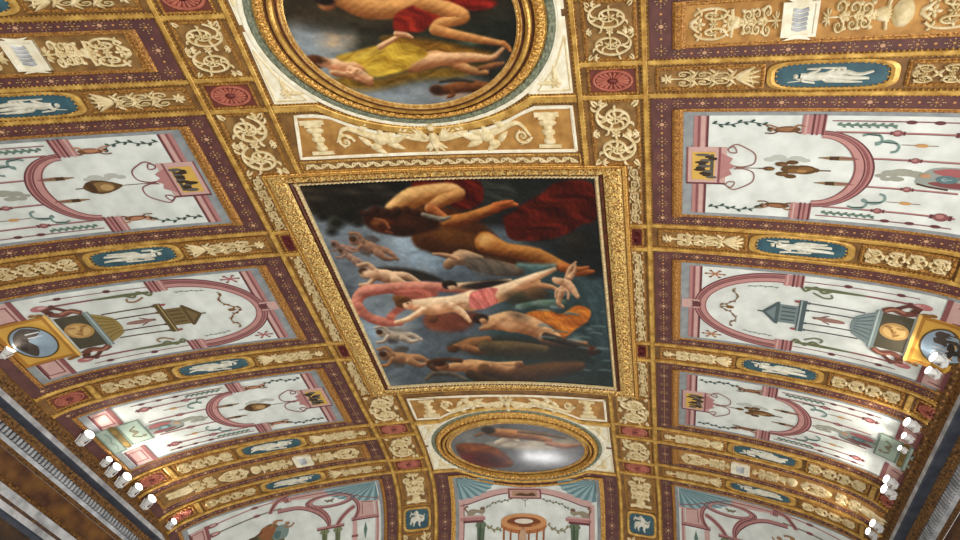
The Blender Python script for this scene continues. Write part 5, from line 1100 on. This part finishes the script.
mb = MB(); mb.poly(np.array(Q3)[::4].tolist() + [Q3[-1]], .012, None, .006); mb.build('field', 'plaster', t)
part(fr, t, 'arch', lambda mb: (mb.line([(-1.6, 10.99), (-1.35, 10.95), (-1.05, 10.87), (-.6, 10.79), (-.05, 10.76), (.5, 10.79), (.95, 10.87), (1.25, 10.95), (1.5, 10.99)], .12, Z + .002, PINKL, 8), mb.line([(-1.6, 11.07), (-1.35, 11.03), (-1.05, 10.95), (-.6, 10.85), (-.05, 10.81), (.5, 10.85), (.95, 10.95), (1.25, 11.03), (1.5, 11.07)], .022, Z + .004, PINKD, 8), mb.line([(-1.56, 11.0), (-1.56, 13)], .12, Z + .003, PINKL, 4, False), mb.line([(1.50, 11.0), (1.50, 13)], .12, Z + .003, PINKL, 4, False), mb.line([(-1.5, 11.02), (-1.5, 13)], .02, Z + .005, PINKD, 4, False), mb.line([(1.44, 11.02), (1.44, 13)], .02, Z + .005, PINKD, 4, False)))
for e in (-1, 1):
    part(fr, t, 'shell', lambda mb: shell_fan(mb, (e * 1.61, 10.44), -e * .88, .48, 7))
    part(fr, t, 'capital', lambda mb: (mb.rect(e * 1.24 - .32 - .03, e * 1.24 + .24, 11.30, 11.36, Z + .005, PINK), mb.rect(e * 1.24 - .28, e * 1.24 + .2, 11.36, 11.40, Z + .007, PINKX), mb.rect(e * 1.24 - .30, e * 1.24 + .2, 11.27, 11.30, Z + .007, PINKL)))
    part(fr, t, 'herm', lambda mb: (mb.poly([(e * 1.10 - .10, 11.40), (e * 1.10 + .10, 11.40), (e * 1.1 + .06, 12.0), (e * 1.1 - .06, 12.0)], Z + .004, (88, 104, 80)), mb.ellipse((e * 1.10, 11.45), .13, .05, Z + .006, (104, 118, 92)), mb.line([(e * 1.1 - .02, 11.42), (e * 1.1 - .02, 11.9)], .03, Z + .008, (60, 72, 58), 3)))
    part(fr, t, 'griffin', lambda mb: (mb.blob([(e * 1.42, 11.26), (e * 1.40, 11.18), (e * 1.28, 11.15), (e * 1.14, 11.17), (e * 1.05, 11.14), (e * 1.0, 11.20), (e * 1.08, 11.25), (e * 1.2, 11.22), (e * 1.3, 11.27)], Z + .005, (150, 138, 116)), mb.line([(e * 1.42, 11.2), (e * 1.48, 11.12), (e * 1.40, 11.08)], .03, Z + .006, (132, 96, 74), 4), mb.ellipse((e * 1.06, 11.14), .06, .03, Z + .007, (120, 92, 72))))
    garland(fr, t, [(e * .35, 11.06 - .10), (e * .55, 11.0), (e * .8, 11.04), (e * .98, 11.14)], (120, 120, 96), .012, .035)
    garland(fr, t, [(e * .52 - .05, 11.44), (e * .66, 11.53), (e * .82, 11.53), (e * .96, 11.46)], (140, 132, 100), .02, .05, 'swag')
part(fr, t, 'plaque', lambda mb: (mb.rect(-.44, .34, 10.73, 10.95, Z + .006, PINKL), mb.border(-.44, .34, 10.73, 10.95, .04, .04, .03, .03, Z + .008, PINKD), mb.rect(-.34, .24, 10.78, 10.90, Z + .010, (176, 138, 108)), mb.blob([(-.28, 10.87), (-.15, 10.82), (0, 10.84), (.14, 10.81), (.2, 10.88), (0, 10.89)], Z + .012, (96, 64, 46))))
part(fr, t, 'curl', lambda mb: (mb.line([(-.05, 10.90), (-.2, 10.95), (-.32, 10.92), (-.25, 10.88), (-.05, 10.99), (.15, 10.88), (.22, 10.92), (.1, 10.95), (-.05, 10.90)], .014, Z + .003, (150, 128, 110), 6), mb.line([(-.05, 10.98), (-.05, 11.12)], .014, Z + .003, BRN, 2)))
def ringroof(mb):
    OR, ORD, ORL = (176, 108, 60), (124, 68, 36), (206, 146, 96)
    n = 40; th = np.linspace(0, 2 * math.pi, n, endpoint=False)
    for (o1, o2, i1, i2, dy, h, cc) in ((.54, .15, .0, .0, .06, Z + .003, OR), (.54, .15, .40, .095, 0, Z + .006, ORL), (.42, .10, .0, .0, .02, Z + .004, ORD), (.22, .045, 0, 0, -.01, Z + .007, (226, 214, 196))):
        A = np.stack([-.09 + o1 * np.cos(th), 11.40 + dy + o2 * np.sin(th)], -1); B = np.stack([-.09 + i1 * np.cos(th), 11.40 + dy + i2 * np.sin(th)], -1)
        mb.add(np.concatenate([A, B]), np.full(2 * n, h), [(k, (k + 1) % n, n + (k + 1) % n, n + k) for k in range(n)], cc)
part(fr, t, 'temple_roof', ringroof)
for x in (-.56, -.40, -.20, .03, .22, .38): part(fr, t, 'temple_column', lambda mb: (mb.line([(x, 11.5), (x * .96, 12.4)], .045, Z + .002, (168, 100, 58), 4, False), mb.line([(x + .012, 11.5), (x * .96 + .012, 12.4)], .014, Z + .004, (110, 62, 36), 4, False)))
part(fr, t, 'statue', lambda mb: (mb.blob([(-.15, 11.54), (-.06, 11.54), (-.02, 11.7), (-.06, 12.0), (-.16, 12.0), (-.2, 11.7)], Z + .006, (196, 160, 130)), mb.ellipse((-.105, 11.52), .04, .025, Z + .008, (170, 126, 96))))

# ------------------------------------------------------------------ bands across the side vaults: scroll panel, cameo, scroll panel, rosette
def cameo(label, fr, cu, cv, ru, rv, ou, ov, square=0.0, seed=0, upright=False, group=None):
    t = thing('cameo_medallion', label, 'medallion', fr(np.array([cu, cv])), group)
    def sup(r1, r2, n=56):
        a = np.linspace(0, 2 * math.pi, n, endpoint=False); e = 2 / (2.6 + square); c_, s_ = np.cos(a), np.sin(a)
        return np.stack([cu + r1 * np.sign(c_) * np.abs(c_) ** e, cv + r2 * np.sign(s_) * np.abs(s_) ** e], -1)
    mb = MB(fr); A, B, C_ = sup(ou, ov), sup(ru * 1.02, rv * 1.02), sup((ou + ru) / 2, (ov + rv) / 2); n = len(A)
    mb.add(np.concatenate([A, A, C_, B, B]), np.concatenate([np.zeros(n), np.full(n, .018), np.full(n, .024), np.full(n, .02), np.full(n, .006)]), [(j * n + k, j * n + (k + 1) % n, (j + 1) * n + (k + 1) % n, (j + 1) * n + k) for j in range(4) for k in range(n)])
    mb.build('ring', 'gold_strip', t)
    mb = MB(fr); mb.beads(sup(ru * .97 + (ou - ru) * .12, rv * .97 + (ov - rv) * .12), .055, .018, .014, .026, None, True, rv=.010); mb.build('bead_moulding', 'gold', t)
    mb = MB(fr); mb.poly(sup(ru, rv), .012, None, .01); mb.build('ground', 'blue', t)
    r = random.Random(seed); mb = MB(fr); h0, h1 = .012, .036
    X = (lambda x, y: (cu + x * ru, cv + y * rv)) if not upright else (lambda x, y: (cu + y * ru, cv + x * rv))
    rib = lambda pts, wd, hh=h1: mb.ribbon(catmull([X(*p) for p in pts], 5), [k * rv * (1.25 if not upright else 1.0) for k in wd], h0, hh)
    j = lambda: (r.random() - .5) * .22
    hx = -.62; d = r.choice((-1, 1))
    mb.dome(X(hx, .05 * d), rv * .22 if not upright else ru * .16, rv * .2, h0, h1 * 1.1)
    rib([(hx + .08, .02), (-.3, .05 + j()), (-.05, j() * .5)], [.34, .56, .5]); rib([(-.05, 0), (.28, .22 * d + j() * .5), (.68, .30 * d + j() * .4)], [.46, .32, .16]); rib([(-.05, -.05), (.25, -.22 * d), (.5, -.1 * d + j()), (.74, -.26 * d)], [.44, .34, .24, .14])
    rib([(-.42, .1 * d), (-.5, .5 * d + j()), (-.26, .62 * d)], [.2, .18, .12]); rib([(-.40, -.1 * d), (-.2, -.5 * d), (-.44, -.62 * d + j())], [.2, .17, .1])
    for k in range(4): rib([(-.2 + .1 * k, .1 * d), (-.05 + .1 * k, (.42 + .1 * r.random()) * d), (.22 + .12 * k, (.5 + .14 * r.random()) * d)], [.1, .24, .08], h1 * .8)
    for k in range(3): rib([(-.1 + .1 * k, -.15 * d), (.05 + .1 * k, (-.46 - .1 * r.random()) * d), (-.22 + .1 * k, (-.62) * d)], [.08, .2, .06], h1 * .75)
    rib([(hx - .05, .18 * d), (hx + .1, .4 * d), (hx - .15, .55 * d)], [.06, .12, .04], h1 * .7)
    mb.build('relief_figure', 'cameo', t)
    return t
BANDS = [(-.06, .36, 'topmost band'), (T[0], T[1], 'band above upper brazier fresco'), (T[2], T[3], 'band above temple fresco'), (T[4], T[5], 'band below temple fresco'), (T[6], T[7], 'band above narrow stucco panel'), (T[8], T[9], 'band above corner fresco')]
for sgn, sd in ((-1, 'left'), (1, 'right')):
    for i, (ya, yb, where) in enumerate(BANDS):
        fr = side_frame(sgn, ya); w = yb - ya; m = w / 2; hw = w / 2 - .085
        scroll_panel('cream scrollwork panel nearest the crown, %s vault, %s' % (sd, where), fr, .13, 1.34, m - hw, m + hw, 'candelabrum')
        cameo('blue oval cameo with white figure, %s vault, %s' % (sd, where), fr, 2.03, m, .555, w / 2 - .072, .65, w / 2 - .036, 1.2, 10 * i + sgn)
        scroll_panel('cream scrollwork panel beyond the cameo, %s vault, %s' % (sd, where), fr, 2.76, 3.70, m - hw, m + hw, 'foliage' if i in (0, 1, 2) else 'foliage', 4)
        if True:
            mb = MB(fr); mb.ribbon(dense([(3.79, .04), (3.79, w - .04)], .08), .08, 0, .035, None, FILLET, False, False); structure(mb, trim_name(), 'gold_strip')
            if sgn < 0 or i < 5: rosette_panel('red panel with round rosette above the cornice, %s vault, %s' % (sd, where), fr, 3.88, 4.30 if sgn < 0 else 4.26, m - hw, m + hw)

# ------------------------------------------------------------------ panels along the two lengthwise ribs
LW = Flat(lambda y, s: np.stack([s, y], -1))             # local (along, across)
for sg, sd in ((-1, 'left'), (1, 'right')):
    o1, o2 = 2.30, 2.91
    q = lambda a, b: (sg * b, sg * a) if sg < 0 else (a, b)
    s0, s1 = sorted((sg * o1, sg * o2)); n0, n1 = sorted((sg * 2.735, sg * 2.91))
    scroll_panel('cream scroll panel beside the big oval painting, %s rib' % sd, LW, .45, 1.13, s0, s1, 'rinceau', 2, flip=sg > 0)
    rosette_panel('red square with pink rosette, %s rib, beside the lower edge of the big oval painting' % sd, IDENT, s0, s1, 1.235, 1.56)
    rosette_panel('red square with pink rosette, %s rib, at the very top of the picture' % sd, IDENT, s0, s1, .0, .34)
    scroll_panel('cream scroll panel beside the upper ochre stucco field, %s rib' % sd, LW, 1.66, 2.58, s0, s1, 'rinceau', 2, flip=sg > 0)
    def narrow(label, y0, y1, n): return scroll_panel(label, LW, y0, y1, n0, n1, 'rinceau', n, None, 'tan', .03, sg > 0)
    narrow('narrow cream foliage strip beside the top of the central painting, %s rib' % sd, 2.60, 3.56, 5)
    rosette_panel('small dark red rosette square beside the upper part of the central painting, %s rib' % sd, IDENT, n0, n1, 3.65, 3.99, 'dark_red')
    narrow('narrow cream foliage strip beside the middle of the central painting, %s rib' % sd, 4.08, 6.04, 10)
    rosette_panel('small dark red rosette square beside the lower part of the central painting, %s rib' % sd, IDENT, n0, n1, 6.14, 6.48, 'dark_red')
    narrow('narrow cream foliage strip beside the bottom of the central painting, %s rib' % sd, 6.58, 7.56, 5)
    scroll_panel('cream scroll panel beside the lower ochre stucco field, %s rib' % sd, LW, 7.64, 8.46, s0, s1, 'rinceau', 2, flip=sg > 0)
    rosette_panel('red square with pink rosette, %s rib, beside the upper edge of the small oval painting' % sd, IDENT, s0, s1, 8.58, 8.90)
    scroll_panel('cream scroll panel beside the middle of the small oval painting, %s rib' % sd, LW, 9.02, 9.70, s0, s1, 'rinceau', 2, flip=sg > 0)
    rosette_panel('red square with pink rosette, %s rib, beside the lower edge of the small oval painting' % sd, IDENT, s0, s1, 9.79, 10.06)
    scroll_panel('cream scroll panel between rosette and square blue cameo, %s rib' % sd, LW, 10.15, 10.97, s0, s1, 'candelabrum', 2)
    cameo('square blue cameo with white figure at the bottom of the %s rib' % sd, IDENT, sg * 2.61, 11.24, .27, .19, .32, .225, 3.0, 50 + sg, True)
    scroll_panel('cream scroll panel below the square blue cameo, %s rib' % sd, LW, 11.52, 12.5, s0, s1, 'rinceau', 2, flip=sg > 0)
    for y in (.395, 1.18, 1.61, 3.605, 4.035, 6.09, 6.53, 8.52, 8.96, 9.745, 10.105):
        a, b = (sg * 2.2, sg * 2.98) if (y < 2.6 or y > 7.6) else (sg * 2.73, sg * 2.98)
        mb = MB(); mb.ribbon(dense([(a, y), (b, y)], .08), .06, 0, .034, None, FILLET, False, False); strip_beads(mb, dense([(a, y), (b, y)], .08), .06, .034); structure(mb, trim_name(), 'gold_strip')

# ------------------------------------------------------------------ spotlights standing on the cornices
def spotlight(px, sgn, size, aim, label, group=None):
    """white lamp head with lit lens, yoke and foot; px = measured place in the photograph"""
    d = F + CR * (px[0] - 480) / FPX - CU * (px[1] - 270) / FPX; X = (EL + .10) if sgn < 0 else (ER - .10)
    p = np.array([0, 0, EYE]) + d * (X / d[0]); t = bpy.data.objects.new('spotlight', None); COL.objects.link(t); t.empty_display_size = .05; t.location = p; ORIGIN[t.name] = p
    tagobj(t, label, 'spotlight', group)
    ax = np.array(aim, float); ax /= np.linalg.norm(ax); e1 = np.cross(ax, [0, 0, 1.0]); e1 /= np.linalg.norm(e1); e2 = np.cross(ax, e1); n = 16; a = np.linspace(0, 2 * math.pi, n, endpoint=False)
    def lathe(name, prof, mat, parent):
        mb = MB(); q = []; fs = []
        for z, r in prof: q.append(p + ax * z * size + (np.outer(np.cos(a), e1) + np.outer(np.sin(a), e2)) * r * size)
        for j in range(len(prof) - 1): fs += [(j * n + k, j * n + (k + 1) % n, (j + 1) * n + (k + 1) % n, (j + 1) * n + k) for k in range(n)]
        fs += [tuple(range(n))[::-1], tuple((len(prof) - 1) * n + k for k in range(n))]
        mb.add_world(np.concatenate(q), fs, None, False); return mb.build(name, mat, parent)
    hd = lathe('lamp_head', [(-.9, .25), (-.85, .42), (-.5, .46), (-.48, .40), (-.4, .40), (-.38, .48), (.2, .62), (.55, .70), (.55, .62), (.45, .60)], 'lamp_body', t)
    lathe('lens', [(.44, .60), (.48, .58)], 'lens', hd)
    mb = MB(); w_ = .04 * size
    for e in (-1, 1):
        q0, q1 = p + e1 * e * .66 * size, p + e1 * e * .5 * size + np.array([-sgn * -.02, 0, -1.0 * size])
        mb.add_world([q0 + ax * w_, q0 - ax * w_, q1 - ax * w_, q1 + ax * w_, q0 + ax * w_ + e1 * e * .010, q0 - ax * w_ + e1 * e * .010, q1 - ax * w_ + e1 * e * .010, q1 + ax * w_ + e1 * e * .010], [(0, 1, 2, 3), (7, 6, 5, 4), (0, 4, 5, 1), (1, 5, 6, 2), (2, 6, 7, 3), (3, 7, 4, 0)])
    b = p + np.array([0, 0, -1.0 * size]); c8 = [b + np.array([x * .35 * size, y * .35 * size, z * .1 * size]) for z in (-1, 1) for x, y in ((-1, -1), (1, -1), (1, 1), (-1, 1))]
    mb.add_world(c8, [(3, 2, 1, 0), (4, 5, 6, 7), (0, 1, 5, 4), (1, 2, 6, 5), (2, 3, 7, 6), (3, 0, 4, 7)]); mb.build('yoke', 'lamp_body', t)
    l = bpy.data.lights.new('spotlight_glow', 'SPOT'); l.energy = 10; l.spot_size = math.radians(88); l.spot_blend = .6; l.shadow_soft_size = .06; l.color = (1.0, .93, .82)
    lo = bpy.data.objects.new('spotlight_glow', l); COL.objects.link(lo); lo.parent = t; lo.location = Vector(ax * size * .7); lo.rotation_euler = Vector((-sgn * .78, -.12, .62)).to_track_quat('-Z', 'Y').to_euler()
LEFT_L = [((8, 351), .10, 'beside the left temple fresco, first of the left row'), ((86, 437), .12, 'beside the tablet of the lower left brazier fresco'), ((107, 461), .08, 'small, below the tablet of the lower left brazier fresco'), ((114, 469), .11, 'at the lower left brazier fresco corner'), ((124, 479), .12, 'under the left rosette panel nearest the lamps'), ((136, 489), .11, 'left of the narrow lower left stucco panel'), ((149, 501), .12, 'below the narrow lower left stucco panel'), ((172, 523), .09, 'lowest of the left row, beside the bottom left rosette')]
RIGHT_L = [((938, 359), .12, 'beside the right temple fresco round picture'), ((932, 372), .10, 'just below the round picture of the right temple fresco'), ((911, 424), .12, 'at the upper corner of the lower right brazier fresco'), ((907, 437), .09, 'small, beside the tablet of the lower right brazier fresco'), ((902, 449), .07, 'smallest, in front of the lower right tablet'), ((890, 481), .12, 'at the lower corner of the lower right brazier fresco'), ((888, 491), .13, 'in front of the right rosette panel'), ((876, 525), .12, 'below the narrow lower right stucco panel'), ((871, 533), .11, 'lowest of the right row of lamps')]
for (px, sz, wh) in LEFT_L: spotlight(px, -1, sz * .88, (.7, -.25, .42), 'white spotlight on the left cornice, ' + wh, 'spotlights along the left cornice')
for (px, sz, wh) in RIGHT_L: spotlight(px, 1, sz * .72, (-.7, -.35, .42), 'white spotlight on the right cornice, ' + wh, 'spotlights along the right cornice')
